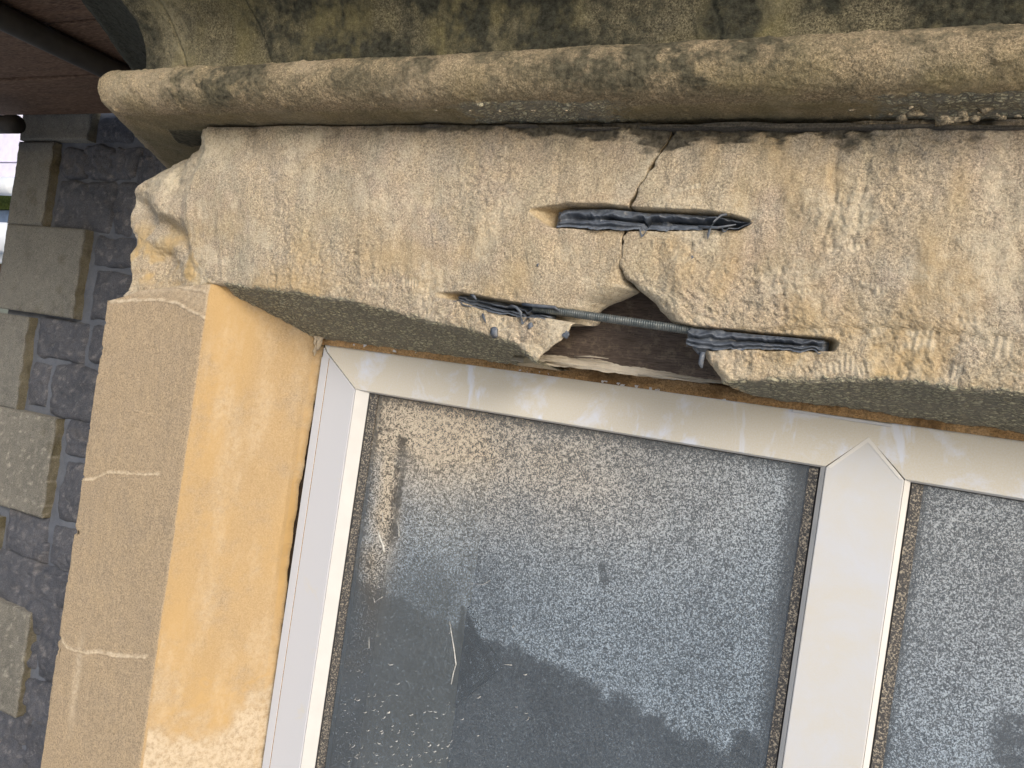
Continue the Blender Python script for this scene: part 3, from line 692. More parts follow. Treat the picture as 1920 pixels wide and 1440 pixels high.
# ledge on top going back
_lw = np.clip(1-(Xa[[0]]-XL)/.12, 0, 1)*(Xa[[0]] >= XL-.002)
Xa = np.concatenate([Xa[[0]]+CT.x*.125*_lw, Xa]); Ya = np.concatenate([np.maximum(Ya[[0]], D1+.10), Ya]); Za = np.concatenate([Za[[0]]-.0005, Za])
at = {k: np.concatenate([q[[0]], q]) for k, q in at.items()}
at['light'][0] = .5
grid('jamb_stone', Xa, Ya, Za, M_jamb, jam, at, flip=True)

# dark stump of the side mullion seen past the broken end
bm = bmesh.new()
poly = [xz(268, 425, .70), xz(300, 430, .70), xz(300, 560, .70), xz(228, 560, .70), xz(236, 500, .70), xz(258, 480, .70)]
add_prism(bm, poly, .712, .80, .003)
bmesh.ops.subdivide_edges(bm, edges=bm.edges[:], cuts=5, use_grid_fill=True)
for v_ in bm.verts:
    v_.co += Vector((0, 1, 0))*float(fbm(np.array([v_.co.x]), np.array([v_.co.y]), np.array([v_.co.z]), 60, 3)[0])*.003
o = bm_obj('side_mullion_head', bm, M_slaty, jam, True); o['label'] = 'dark weathered stone showing behind the broken lintel end'

# right jamb (past the picture's edge) and the plain returns of the bay
jr = bmesh.new()
add_prism(jr, [(.62, .03), (.62, -2.4), (.93, -2.4), (.93, .03)], D1+.06, D2+.1, .002)
bm_obj('jamb_stone_far', jr, M_jamb, jam).name = 'jamb_pier'

# ------------------------------------------------------------------ cornice
cor = empty('stone_cornice', (-.8, D1, ZT), 'weathered mossy stone cornice with a round roll moulding above the lintel', 'cornice')
XC = -.812
def sweep(prof, dens_max=.25):
    """prof: list of (out, z) arrays -> rows; returns X,Y,Z, param arrays; path = return (from far back) then front"""
    o = prof[:, 0]; z = prof[:, 1]
    ret = np.linspace(.95, 0, 150)[:-1]
    fr = np.concatenate([np.linspace(0, 1, 640)[:-1]*(dens_max-XC), np.linspace(dens_max-XC, .95-XC, 60)])
    mx = (1-(.59/1.0023)**1)/(-.81)   # mitre shear
    mxv = -.506
    Xr = XC+mxv*o[:, None]+CT.x*ret[None, :]; Yr = D1-o[:, None]+CT.y*ret[None, :]
    Xf = XC+mxv*o[:, None]*np.clip(1-fr/.3, 0, 1)[None, :]+fr[None, :]; Yf = D1-o[:, None]+0*fr[None, :]
    X = np.concatenate([Xr, Xf], 1); Y = np.concatenate([Yr, Yf], 1); Z = z[:, None]+0*X
    isr = np.concatenate([np.ones(len(ret)), np.zeros(len(fr))])[None, :]+0*X
    dm = np.concatenate([ret, fr])[None, :]+0*X
    # outward horizontal normal
    nx = np.where(isr > .5, -.81, 0.); ny = np.where(isr > .5, -.59, -1.)
    return X, Y, Z, isr, dm, nx, ny
def prof_norm(pr):
    t = np.gradient(pr, axis=0); n_ = np.stack([t[:, 1], -t[:, 0]], 1); n_ /= np.linalg.norm(n_, axis=1)[:, None]+1e-9
    return n_
def build_course(name, pr, material, nfun, attfun, sgn=1):
    X, Y, Z, isr, dm, nx, ny = sweep(pr)
    pn = prof_norm(pr)*sgn
    h, att = nfun(X, Y, Z, isr, dm)
    X = X+h*pn[:, [0]]*nx; Y = Y+h*pn[:, [0]]*ny; Z = Z+h*pn[:, [1]]
    return grid(name, X, Y, Z, material, cor, att)
rr, ro, rz = .0255, .034, .2705
th = np.linspace(math.radians(95), math.radians(-90), 74)
soff = np.stack([np.linspace(ro, -.13, 70)[1:], np.full(69, rz-rr)], 1)
roll = np.concatenate([np.stack([ro+rr*np.cos(th), rz+rr*np.sin(th)], 1), soff])
def roll_noise(X, Y, Z, isr, dm):
    v = np.arange(X.shape[0])[:, None]+0*X
    onroll = v < 74
    th_ = np.clip(v/74, 0, 1)
    h = fbm(X, Y, Z, 13, 3, seed=201)*.0012+fbm(X, Y, Z, 60, 3, .55, seed=202)*.0005+fbm(X, Y, Z, 200, 3, .6, seed=203)*.0006
    h -= smooth(.5, .8, fbm(X, Y, Z, 40, 3, seed=204))*.0016
    # joints in the roll
    dk = np.zeros_like(X); lt = np.zeros_like(X); oc = np.zeros_like(X)
    jx, _ = P(330, 170, .60)
    jj = (X-(jx+.012*(th_-.3)))
    h += np.where(isr < .5, -.0016*smooth(.0012, 0, np.abs(jj)) + .0015*smooth(0, .001, jj), 0)*onroll
    # blistered crust low on the roll
    xw = np.maximum(np.exp(-((X+.30)/.09)**4), smooth(-.08, .02, X))*.75+.25
    cz = smooth(63, 68, v+5*fbm(X, Y, Z, 20, 3, seed=12))*smooth(92, 86, v)*smooth(-.55, -.40, X)*(isr < .5)*xw
    h += cz*(.0020*(fbm(X, Y, Z, 110, 2, seed=206)))
    h += smooth(-.1, -.3, 0*X+np.abs(X+.02)-.3)*0
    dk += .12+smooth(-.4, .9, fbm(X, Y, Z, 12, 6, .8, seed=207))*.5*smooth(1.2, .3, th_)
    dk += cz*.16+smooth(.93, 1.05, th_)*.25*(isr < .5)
    sof = v >= 74
    # dark patch on the soffit by the mitre
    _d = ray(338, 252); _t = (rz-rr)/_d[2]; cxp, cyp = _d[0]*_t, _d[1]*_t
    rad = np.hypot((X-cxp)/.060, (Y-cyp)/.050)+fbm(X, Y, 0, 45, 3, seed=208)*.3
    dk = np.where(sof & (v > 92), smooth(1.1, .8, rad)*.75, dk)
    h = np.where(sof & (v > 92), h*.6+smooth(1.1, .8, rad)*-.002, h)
    lt += smooth(.1, .7, fbm(X, Y, Z, 12, 3, seed=209))*.35
    oc += smooth(0, .5, fbm(X, Y, Z, 8, 3, seed=210))*.35*smooth(.35, .8, th_)
    for (pa, pb, qa, wx_, am) in ((430, 160, .60, .075, .55), (1200, 150, .60, .06, .5), (1330, 160, .60, .05, .45), (1050, 130, .6, .02, .3)):
        gx_, gz_ = P(pa, pb, qa); dk += am*np.exp(-((X-gx_)/wx_)**2)*(.6+fbm(X, Y, Z, 26, 5, .75, seed=pa))*smooth(1., .6, th_)*(isr < .5)
    tip = smooth(-.72, -.80, X)
    dk *= 1-.8*tip*onroll; oc = np.maximum(oc*(1-.5*tip), sof*.35)
    return h, {'dark': dk*(1-.8*cz), 'light': lt, 'ochre': oc, 'lichen': cz*.62}
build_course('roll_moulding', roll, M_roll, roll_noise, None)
# cove flaring up and outward
cp = np.array([(.018, .291), (.0185, .300), (.019, .312), (.021, .328), (.026, .344), (.034, .358), (.046, .371), (.062, .383), (.083, .393), (.108, .400), (.135, .404), (.137, .412), (.150, .412), (.152, .46), (.152, .50), (-.1, .53)])
tt = np.concatenate([np.linspace(0, 10, 130), np.linspace(10, 15, 22)[1:]])
pr = np.stack([np.interp(tt, np.arange(16), cp[:, 0]), np.interp(tt, np.arange(16), cp[:, 1])], 1)
k_ = np.ones(9)/9; sm0 = np.stack([np.convolve(np.pad(pr[:, i], 4, 'edge'), k_, 'valid') for i in range(2)], 1); sm0[0] = pr[0]; sm0[-1] = pr[-1]
def cove_noise(X, Y, Z, isr, dm):
    h = fbm(X, Y, Z, 7, 3, seed=301)*.0028+fbm(X, Y, Z, 45, 3, seed=302)*.0012+fbm(X, Y, Z, 190, 3, .6, seed=303)*.00055
    dk = .10+smooth(-.6, .8, fbm(X, Y, Z*.8, 8, 6, .75, seed=304))*.62+.15*smooth(.33, .36, Z); lt = smooth(.2, .8, fbm(X, Y, Z, 16, 3, seed=305))*.35; oc = smooth(-.3, .5, fbm(X, Y, Z*.6, 10, 3, seed=306))*.6
    for (a, b, a2, b2, dp) in ((348, 130, 318, 0, .0035), (508, 130, 470, 0, .0008), (1312, 105, 1290, 0, .0006), (1350, 105, 1338, 0, .0008)):
        xa_, za_ = P(a, b, .63); xb_, zb_ = P(a2, b2, .62)
        xc = xa_+(Z-za_)*(xb_-xa_)/(zb_-za_)+fbm(0*X, 0, Z, 25, 3, seed=a)*.0035
        h += np.where(isr < .5, -dp*smooth(.0022, .0004, np.abs(X-xc))+.0012*smooth(0, .003, X-xc)*smooth(.05, .01, X-xc), 0)
        if a < 1000: dk += np.where(isr < .5, .25*smooth(.002, .0, np.abs(X-xc)), 0)
    xa_, _z = P(1365, 60, .62); dk += .55*smooth(.035, .01, np.abs(X-xa_)+fbm(X, 0, Z, 40, 2, seed=8)*.01)
    lf = smooth(-.735, -.76, X)*(isr < .5); 
    pale = np.exp(-((X+.765-(Z-.3)*-.1)/.028)**2)*(isr < .5)
    dk = dk*(1-.85*pale); lt = np.maximum(lt, pale*.5)
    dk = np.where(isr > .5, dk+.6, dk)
    return h, {'dark': dk, 'light': lt, 'ochre': oc}
build_course('cove_moulding', sm0, M_cove, cove_noise, None, sgn=1)
# crust blisters and crumbs along the foot of the roll
rs = np.random.RandomState(5)
bm = bmesh.new()
def crumb(px, py, Y, rad, k):
    x_, z_ = P(px, py, Y); add_blob(bm, (float(x_), Y, float(z_)), rad*.8, (rs.uniform(1, 2.2), .6, rs.uniform(.5, .9)), k*1.7, 1, 1.0)
k = 0
for px in np.arange(820, 1100, 60):
    for rr_ in range(1):
        crumb(px+rs.uniform(-4, 4), 205+rr_*8+rs.uniform(-3, 3)+(px-800)*.015, .606+rr_*.008, rs.uniform(.0011, .0030), k); k += 1
for px in list(np.arange(1600, 1920, 34)):
    crumb(px+rs.uniform(-5, 5), 213+rs.uniform(-8, 10)-(px-1450)*.008, .612+rs.uniform(-.004, .008), rs.uniform(.0009, .0026), k); k += 1
for (px, py, rd) in [(1765, 226, .0062), (1785, 224, .0052), (1805, 216, .005), (1690, 220, .0042), (1720, 214, .004), (1825, 222, .004), (1880, 220, .0035), (1845, 208, .004)]:
    crumb(px, py, .622, rd, k); k += 1
bm_obj('crust_crumbs', bm, M_crumb, cor, True)
# smear of old mortar on top of the roll
bm = bmesh.new()
for i, (px, py, sx, sz, rd) in enumerate([(335, 138, 2.2, .6, .006), (365, 136, 2.6, .55, .006), (395, 134, 1.5, .9, .006), (408, 131, 1.0, .8, .006), (480, 136, 2.2, .5, .004), (440, 138, 2.6, .4, .004), (850, 128, 3.5, .45, .006), (900, 128, 3.5, .35, .006)]):
    x_, z_ = P(px, py, .612); add_blob(bm, (float(x_), .617, float(z_)), rd, (sx, 1.3, sz), i*5.3, 3, .35)
bm_obj('mortar_smear', bm, M_crumb, cor)
# black slate packing flakes in the joint under the roll
fl = empty('slate_packing', (-.3, D1, ZT), 'thin dark slate flakes packed in the joint under the roll moulding', 'slate packing')
bm = bmesh.new()
for (a, b, w_, h_) in [(815, 236, 56, 9), (980, 236, 60, 5), (1120, 240, 90, 7), (1260, 238, 120, 9), (1380, 235, 150, 12), (1520, 236, 180, 14), (1680, 238, 160, 10), (1850, 240, 140, 8)]:
    ca, cb = P(a, b, .650); wm, hm = w_*.00047, h_*.00045
    pts_ = []
    for q in range(14):
        an = 2*math.pi*q/14; rr_ = 1+.25*rs.uniform(-1, 1)
        pts_.append((float(ca)+wm/2*math.cos(an)*rr_, float(cb)-.001+hm/2*.65*math.sin(an)*rr_))
    bm = bmesh.new(); add_prism(bm, pts_, .6445+rs.uniform(0, .002), .69, .0006); bm_obj('flake', bm, M_slaty, fl)

# ------------------------------------------------------------------ window
win = empty('upvc_window', (0, D2, -1.3), 'dusty white plastic window frame with a mitred mullion and dirty glass', 'window')
ZF = .0165; ZH = -.0415      # top of the frame, underside of the head rail
_, ZH = xz(1545, 880, D2); ZF = xz(1300, 740, D2)[1]
xa0 = XJ2; xb0 = xz(640, 850, D2)[0]
ZH = (xz(670, 720, D2)[1]+xz(1545, 880, D2)[1]+xz(1800, 925, D2)[1])/3
xb0 = (xz(668, 722, D2)[0]+xz(600, 1180, D2)[0])/2-.0
xm0 = (xz(1545, 880, D2)[0]+xz(1505, 1180, D2)[0])/2; xm1 = (xz(1697, 905, D2)[0]+xz(1655, 1180, D2)[0])/2
pkx, pkz = xz(1629, 818, D2)
print('window', ZF, ZH, xa0, xb0, xm0, xm1, pkx, pkz)
ZB, XR = -1.25, .62; xr0 = XR-(xb0-xa0); g2 = .00035
def polyobj(name, poly, mat_, y0=D2, y1=D2+.06, bev=.0008, parent=win, label=None):
    bm = bmesh.new(); add_prism(bm, poly, y0, y1, bev); o = bm_obj(name, bm, mat_, parent)
    if label: o['label'] = label
    return o
ci = .0001
polyobj('joint_dirt', [(xb0-.012, ZH-.001), (xb0-.002, ZH-.001), (xb0-.002, ZH+.004), (xb0-.012, ZH+.004)], M_groove, D2+.0026, D2+.05, 0)
polyobj('head_rail', [(xa0+.001, ZF-.002), (xa0+.003, ZF), (XR-.003, ZF), (XR, ZF-.003), (xr0, ZH), (xm1, ZH), (pkx, pkz+.0), (xm0, ZH), (xb0, ZH), (xa0+.006, ZF-.009)][:10], M_head)
polyobj('stile', [(xa0, ZF-.004), (xa0+.0052, ZF-.0098), (xb0-g2*2, ZH-g2), (xb0-g2*2, ZB), (xa0, ZB)], M_frame)
polyobj('stile', [(XR, ZF-.004), (xr0, ZH-g2), (xr0, ZB), (XR, ZB)], M_frame)
polyobj('mullion', [(xm0+g2, ZH-g2*2), (pkx, pkz-g2*3), (xm1-g2, ZH-g2*2), (xm1-g2, ZB), (xm0+g2, ZB)], M_mull, bev=.0011)
# thin cream weld line inside the mullion's point
polyobj('weld_line', [(xm0+.001, ZH-.0001), (pkx, pkz-.0006), (xm1-.001, ZH-.0001), (xm1-.0045, ZH-.0006), (pkx, pkz-.0050), (xm0+.0045, ZH-.0006)], M_bead, D2-.0004, D2+.01, .0002)
polyobj('bottom_rail', [(xa0, ZB), (XR, ZB), (XR, ZB-.07), (xa0, ZB-.07)], M_frame)
# white edge strips (trickle of bare plastic above the head rail)
polyobj('cover_strip', [xz(960, 688, D2-.003), xz(1400, 752, D2-.003), xz(1400, 757, D2-.003), xz(960, 694, D2-.003)], M_frame, D2-.003, D2+.02, .0004)
polyobj('cover_strip', [xz(1485, 767, D2-.003), xz(1672, 795, D2-.003), xz(1672, 801, D2-.003), xz(1485, 772, D2-.003)], M_frame, D2-.003, D2+.02, .0004)
polyobj('cover_strip', [xz(612, 634, D2-.003), xz(820, 666, D2-.003), xz(820, 673, D2-.003), xz(612, 640, D2-.003)], M_frame, D2-.003, D2+.02, .0004)
polyobj('outer_lip', [(xa0, ZF-.016), (xa0+.0105, ZF-.016), (xa0+.0105, ZB), (xa0, ZB)], M_frame, D2-.0011, D2+.01, .0004)
polyobj('grime_line', [(xa0+.0104, ZF-.016), (xa0+.0111, ZF-.0165), (xa0+.0111, ZB), (xa0+.0104, ZB)], M_sand, D2-.0004, D2+.01, 0)
polyobj('dirt_line', [(xa0+.004, ZF-.006), (XR-.004, ZF-.006), (XR-.004, ZH+.0012), (xa0+.004, ZH+.0012)], M_groove, D2+.0025, D2+.05, 0)

def pane(x0, x1, ztop_, zbot_, wl, wr, wt, seed, first):
    """sloped bead, gasket, dirty outer spacer, glass"""
    # bead ring
    def ring(name, o, i, yo, yi, mat_, lab=None):
        yi = yo+(yi-yo)
        bm = bmesh.new()
        (ox0, ox1, oz1, oz0), (ix0, ix1, iz1, iz0) = o, i
        O = [bm.verts.new(q) for q in ((ox0, yo, oz1), (ox1, yo, oz1), (ox1, yo, oz0), (ox0, yo, oz0))]
        I = [bm.verts.new(q) for q in ((ix0, yi, iz1), (ix1, yi, iz1), (ix1, yi, iz0), (ix0, yi, iz0))]
        for q in range(4): bm.faces.new((O[q], O[(q+1) % 4], I[(q+1) % 4], I[q]))
        ext = bmesh.ops.extrude_face_region(bm, geom=bm.faces[:])
        for v_ in [e for e in ext['geom'] if isinstance(e, bmesh.types.BMVert)]: v_.co.y += .004
        return bm_obj(name, bm, mat_, win)
    A = (x0, x1, ztop_, zbot_)
    B = (x0+wl, x1-wr, ztop_-wt, zbot_+.012)
    ring('glazing_bead', A, B, D2+.0012, D2+.0055, M_bead)
    Cc = (B[0]+.0015, B[1]-.0015, B[2]-.0006, B[3]+.002)
    ring('rubber_seal', B, Cc, D2+.0055, D2+.0075, M_black)
    Dd = (Cc[0]+.009, Cc[1]-.008, Cc[2]-.0004, Cc[3]+.01)
    ring('dusty_gasket', Cc, Dd, D2+.0065, D2+.008, M_gasket)
    gx = np.linspace(Cc[0], Cc[1], 300); gz = np.concatenate([np.linspace(Cc[2], -.56, 330), np.linspace(-.58, zbot_, 20)])
    X, Z = np.meshgrid(gx, gz); Y = np.full_like(X, D2+.0095)
    return X, Y, Z, Dd
X, Y, Z, Dd = pane(xb0, xm0, ZH, ZB, .0165, .004, .0016, 1, True)
# dust cover: thick and tan at the top left, thinned low on the left to put in shade
xa_, za_ = P(700, 745, D2); 
cxx = lambda px, py: P(px, py, D2+.0095)
ux = (X-Dd[0])/(Dd[1]-Dd[0]); uz = (Dd[2]-Z)/.5
wob = fbm(X, 0, Z, 9, 4, .6, seed=401)
den = .55+.05*wob
tanm = np.exp(-((uz-.04)/.20)**2)*smooth(1.15, .1, ux)
col_ = np.exp(-((ux-.065-.03*wob)/.05)**2)*smooth(.66, .25, uz+.12*wob)*.8
tanm = np.clip(np.maximum(tanm*.8, col_)+.2*wob*tanm, 0, 1)
den += .22*tanm+.05*smooth(.4, .0, uz)
den -= .40*smooth(.955, 1.0, ux+.01*wob) + .30*smooth(.028, .0, ux) + .2*smooth(.03, .0, uz)
# shade put in as thinner dust: below a diagonal from left-middle to bottom right
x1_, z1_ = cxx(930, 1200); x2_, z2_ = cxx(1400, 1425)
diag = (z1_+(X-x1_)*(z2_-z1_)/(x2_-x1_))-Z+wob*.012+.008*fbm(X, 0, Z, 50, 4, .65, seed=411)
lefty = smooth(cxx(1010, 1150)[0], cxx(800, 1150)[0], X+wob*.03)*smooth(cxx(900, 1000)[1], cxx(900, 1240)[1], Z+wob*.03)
pane_shade = np.clip(np.maximum(smooth(-.006, .012, diag), lefty*.5), 0, 1)
den -= .36*pane_shade
# drips and wiped streaks; dark reflections also put in as thinner dust
def streak(pts, wd, amt, spl=0.0):
    global den, splat
    a = np.array(pts, float); sx, sz = cxx(a[:, 0], a[:, 1])
    best = np.full_like(X, 9.)
    for i in range(len(sx)-1):
        ax, az, bx_, bz_ = sx[i], sz[i], sx[i+1], sz[i+1]
        L2 = (bx_-ax)**2+(bz_-az)**2; t_ = np.clip(((X-ax)*(bx_-ax)+(Z-az)*(bz_-az))/L2, 0, 1)
        best = np.minimum(best, np.hypot(X-ax-t_*(bx_-ax), Z-az-t_*(bz_-az)))
    m_ = smooth(wd, wd*.4, best)
    den = den+amt*m_*(.55+.9*np.clip(fbm(X, 0, Z, 70, 4, .7, seed=410)+.3, 0, 1))
    if spl: splat = np.maximum(splat, spl*m_)
splat = np.zeros_like(X)
streak([(755, 825), (752, 860), (744, 930), (736, 1010)], .010, -.22); streak([(752, 822), (754, 835)], .005, -.3); streak([(690, 770), (672, 900)], .010, -.25)
# thinner dust along and inside a triangle
tri = [(868, 1140), (925, 1260), (850, 1325)]
streak(tri+[tri[0]], .0035, -.35); streak([(875, 1170), (880, 1240), (865, 1290)], .012, -.25)
streak([(1395, 1390), (1410, 1440)], .014, -.5); streak([(1130, 1060), (1135, 1090)], .006, -.25)  # first streak: dark reflected shape put in as thinner dust
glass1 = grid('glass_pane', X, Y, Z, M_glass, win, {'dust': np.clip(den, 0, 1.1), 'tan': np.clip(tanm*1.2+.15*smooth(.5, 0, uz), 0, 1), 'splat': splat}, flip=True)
X, Y, Z, Dd = pane(xm1, xr0, ZH, ZB, .0048, .0165, .0016, 2, False)
wob = fbm(X, 0, Z, 9, 4, .6, seed=402)
den = .60+.06*wob-.25*smooth(Dd[0]+.008, Dd[0]-.002, X)-.12*smooth(-.2, -.4, Z); splat = np.zeros_like(X)
streak([(1650, 1390), (1640, 1440)], .009, -.5); streak([(1895, 1370), (1900, 1440)], .02, -.35)
grid('glass_pane', X, Y, Z, M_glass, win, {'dust': den, 'tan': .35*smooth(-.35, -.05, Z)+0*X, 'splat': 0*X}, flip=True)

# pale splashes dried on the left pane
bm = bmesh.new(); rs = np.random.RandomState(11)
Yg = D2+.0093
def splash(pts, wpx):
    pp = [xz(a, b, Yg) for a, b in pts]
    add_tube(bm, [(x, Yg, z) for x, z in pp], [wpx*.00026*(1 if 0 < i else .4) for i in range(len(pp))], 6)
splash([(709, 995), (712, 1008), (719, 1024), (721, 1034), (717, 1040)], 5.0)
splash([(744, 972), (748, 992), (748, 1006)], 2.0); splash([(717, 960), (718, 978)], 2.0)
splash([(843, 1165), (851, 1215), (855, 1245), (850, 1262), (846, 1283)], 2.2); splash([(700, 1120), (703, 1130)], 1.6); splash([(703, 1128), (718, 1119)], 1.2); splash([(945, 1246), (960, 1247)], 1.6); splash([(692, 1195), (692, 1216)], 1.4)
splash([(868, 1092), (905, 1096), (920, 1088)], .7)
for q in range(120):
    px, py = rs.uniform(640, 850), 1440-abs(rs.normal(0, 90))
    if rs.rand() < .2: px, py = rs.uniform(680, 1000), rs.uniform(1150, 1440)
    a, l = rs.uniform(-.9, .6), rs.uniform(1.5, 9)
    splash([(px, py), (px+l*.5*math.cos(a), py-l*.5*math.sin(a)), (px+l*math.cos(a+.4), py-l*math.sin(a+.4))], rs.uniform(.5, 1.9))
o = bm_obj('dried_splashes', bm, plain('dried_splash', (.48, .48, .46), .8, .2, .35, 300), win, True)

# torn sealant at the head of the gap between jamb and frame
sl_ = empty('torn_sealant', (-.6, D2, -.2), 'torn lumps of old beige sealant between the orange reveal and the white frame', 'sealant')
for i, (px, py, r_, sx, sz) in enumerate([(585, 622, .006, 1.2, .7), (592, 632, .005, .6, 1.2), (597, 645, .004, .6, 1.7), (590, 655, .003, .6, 2.0), (560, 617, .004, 1.8, .5), (600, 634, .004, .7, 1.2), (540, 612, .003, 2, .5), (575, 628, .003, 1.4, .7)]):
    x_, z_ = P(px, py, .742); bm = bmesh.new(); add_blob(bm, (float(x_), .743, float(z_)), r_, (sx, .6, sz), i*4.1, 3, .8); bm_obj('sealant_lump', bm, M_seal, sl_, True)
for i in range(8):
    py = 960+i*24+rs.uniform(-5, 5); x_, z_ = P(588-(py-790)*.145-rs.uniform(0, 6), py+20, .752); bm = bmesh.new(); add_blob(bm, (float(x_), .754, float(z_)), .0022, (.6, .6, 1.9), i*2.9, 2, .8); bm_obj('sealant_lump', bm, M_seal, sl_, True)

bm = bmesh.new(); add_box(bm, (-.66, .7595, -1.25), (-.598, .80, .01), .0); bm_obj('old_mastic', bm, plain('old_mastic', (.045, .032, .022), .9, .2, .4, 120, .003), sl_)
# ------------------------------------------------------------------ room behind the glass
bm = bmesh.new(); add_box(bm, (-.9, D2+.12, -1.9), (1.1, 3.0, .35))
for f in bm.faces[:]:
    if f.calc_center_median().y < D2+.2: bm.faces.remove(f)
rm = bm_obj('interior_room', bm, M_room); tag(rm, kind='structure')
n_ = 120; xs = np.linspace(xz(700, 1200, .86)[0], xz(868, 1200, .86)[0], n_)[None, :]; zs = np.linspace(-.10, -1.5, 40)[:, None]
X = xs+0*zs; Z = zs+0*xs; Y = .87+.006*np.sin((X+.5)*40)+.0*Z
cu = grid('curtain', X, Y, Z, M_curt, None, flip=True); tag(cu, 'dull beige curtain hanging behind the left part of the dusty window pane', 'curtain')
bm = bmesh.new(); add_prism(bm, [xz(872, 1140, .84), xz(935, 1255, .84), xz(848, 1330, .84)], .845, .852, .001)  # flat plate behind the glass that makes its dark triangle
o = bm_obj('dark_triangle', bm, M_dark); tag(o, 'dark three cornered flat plate behind the lower half of the glass', 'panel')

# ------------------------------------------------------------------ main wall of the house beyond the bay
Y3 = 1.45
XW0 = (P(54, 215, Y3)[0]+P(24, 420, Y3)[0])/2
wall = empty('house_wall', (-2.0, Y3, -3.0), 'dark rubble stone house wall with pale dressed quoins beyond the bay', 'wall')
X, Z = np.meshgrid(np.linspace(XW0+.02, -1.2, 240), np.linspace(.62, -1.3, 420))
Y = Y3+.012+fbm(X, 0, Z, 9, 3, seed=501)*.004+fbm(X, 0, Z, 60, 2, seed=502)*.001
grid('pointing', X, Y, Z, M_mortar, wall, flip=True)
bm = bmesh.new(); add_box(bm, (XW0+.04, Y3+.04, -3.0), (1.2, Y3+.35, 2.2)); bm_obj('wall_core', bm, M_mortar, wall)
def stones(rects, name, mat_, hgt, seed, rockiness=1.0, n=34):
    Vs, Fs = [], []; base = 0
    for k, (xa, xb, za, zb) in enumerate(rects):
        u = np.linspace(-1, 1, n)[None, :]*np.ones((n, 1)); v = np.linspace(-1, 1, n)[:, None]*np.ones((1, n))
        sx, sz = (xb-xa)/2, (zb-za)/2
        X = (xa+xb)/2+sx*u; Z = (za+zb)/2+sz*v
        wv = .006*rockiness
        X = X+fbm(X, k*1.3, Z, 14, 2, seed=seed)*wv*2; Z = Z+fbm(X, k*2.1, Z, 14, 2, seed=seed+1)*wv*2
        e = np.clip((1-np.abs(u)**5)*(1-np.abs(v)**5), 0, 1)**.5
        h = e*hgt*(1+.5*fbm(X, k, Z, 18, 3, seed=seed+2))+rockiness*e*(ridge(X, k*.7, Z, 14, 3, seed=seed+3)*.006+fbm(X, k, Z, 80, 2, seed=seed+4)*.0016)
        Y = Y3+.016-h
        idx = base+np.arange(n*n).reshape(n, n)
        Fs.append(np.stack([idx[:-1, :-1], idx[:-1, 1:], idx[1:, 1:], idx[1:, :-1]], -1).reshape(-1, 4)); Vs.append(np.stack([X, Y, Z], -1).reshape(-1, 3)); base += n*n
    me = bpy.data.meshes.new(name); V = np.concatenate(Vs); Fq = np.concatenate(Fs)
    me.from_pydata(V.tolist(), [], Fq.tolist()); me.update()
    for p in me.polygons: p.use_smooth = True
    for k in ('dark', 'light', 'ochre'):
        at_ = me.attributes.new(k, 'FLOAT', 'POINT')
        if k == 'light': at_.data.foreach_set('value', (smooth(.2, .9, fbm(V[:, 0], 0, V[:, 2], 40, 5, .7, seed=seed+8))*.35).astype(np.float32))
        if k == 'ochre' : at_.data.foreach_set('value', (smooth(.55, .8, fbm(V[:, 0], 0, V[:, 2], 8, 2, seed=seed+9))*.04).astype(np.float32))
    me.materials.append(mat_)
    return link(bpy.data.objects.new(name, me), wall)
def prect(x0, y0, x1, y1):
    """pixel box (left top right bottom along the tilted axes) -> wall rectangle"""
    cx_, cy_ = (x0+x1)/2, (y0+y1)/2
    l = P(x0, cy_, Y3)[0]; r_ = P(x1, cy_, Y3)[0]; t = P(cx_, y0, Y3)[1]; b_ = P(cx_, y1, Y3)[1]
    return (float(l), float(r_), float(b_), float(t))
rub = [prect(*q) for q in [(110, 278, 162, 334), (165, 284, 245, 338), (250, 290, 310, 345), (182, 214, 245, 266), (100, 338, 210, 436), (212, 342, 250, 440), (255, 345, 300, 440), (172, 442, 246, 500), (168, 505, 240, 602),
        (64, 597, 160, 676), (166, 612, 200, 680), (50, 678, 86, 764), (90, 684, 178, 788), (118, 792, 166, 858), (110, 866, 156, 982),
        (4, 952, 86, 1048), (92, 986, 142, 1066), (-20, 1046, 122, 1160), (66, 1168, 108, 1268), (46, 1274, 98, 1358), (-20, 1345, 36, 1436), (40, 1366, 90, 1450), (-60, 1165, -30, 1300)]]
# more coursing below and behind the bay
z = -.62
rs = np.random.RandomState(21)
while z > -1.25:
    h = rs.uniform(.07, .11); x = XW0+.25
    while x < -1.25:
        w_ = rs.uniform(.08, .17); rub.append((x+.006, x+w_-.006, z-h+.006, z-.006)); x += w_
    z -= h
z = .30
while z < .5:
    h = .1; x = XW0+.25
    while x < -1.6:
        w_ = rs.uniform(.08, .17); rub.append((x+.006, x+w_-.006, z+.006, z+h-.006)); x += w_
    z += h
_q = [prect(*q) for q in [(0, 205, 184, 268), (0, 269, 108, 424), (0, 426, 170, 592), (-60, 590, 62, 765), (-60, 768, 116, 960), (-60, 962, 4, 1116), (-60, 1126, 66, 1332), (-60, 1335, -20, 1440)]]
z = .30
while z > -.62:
    h = rs.uniform(.075, .10); x = XW0+.10
    while x < -1.38:
        w_ = rs.uniform(.08, .16); rc_ = (x+.005, x+w_-.005, z-h+.005, z-.005)
        if not any(rc_[0] < r_[1] and rc_[1] > r_[0] and rc_[2] < r_[3] and rc_[3] > r_[2] for r_ in rub[:23]+_q): rub.append(rc_); x += w_
        else: x += .02
    z -= h
stones(rub, 'rubble_stonework', M_rubble, .014, 31, .8)
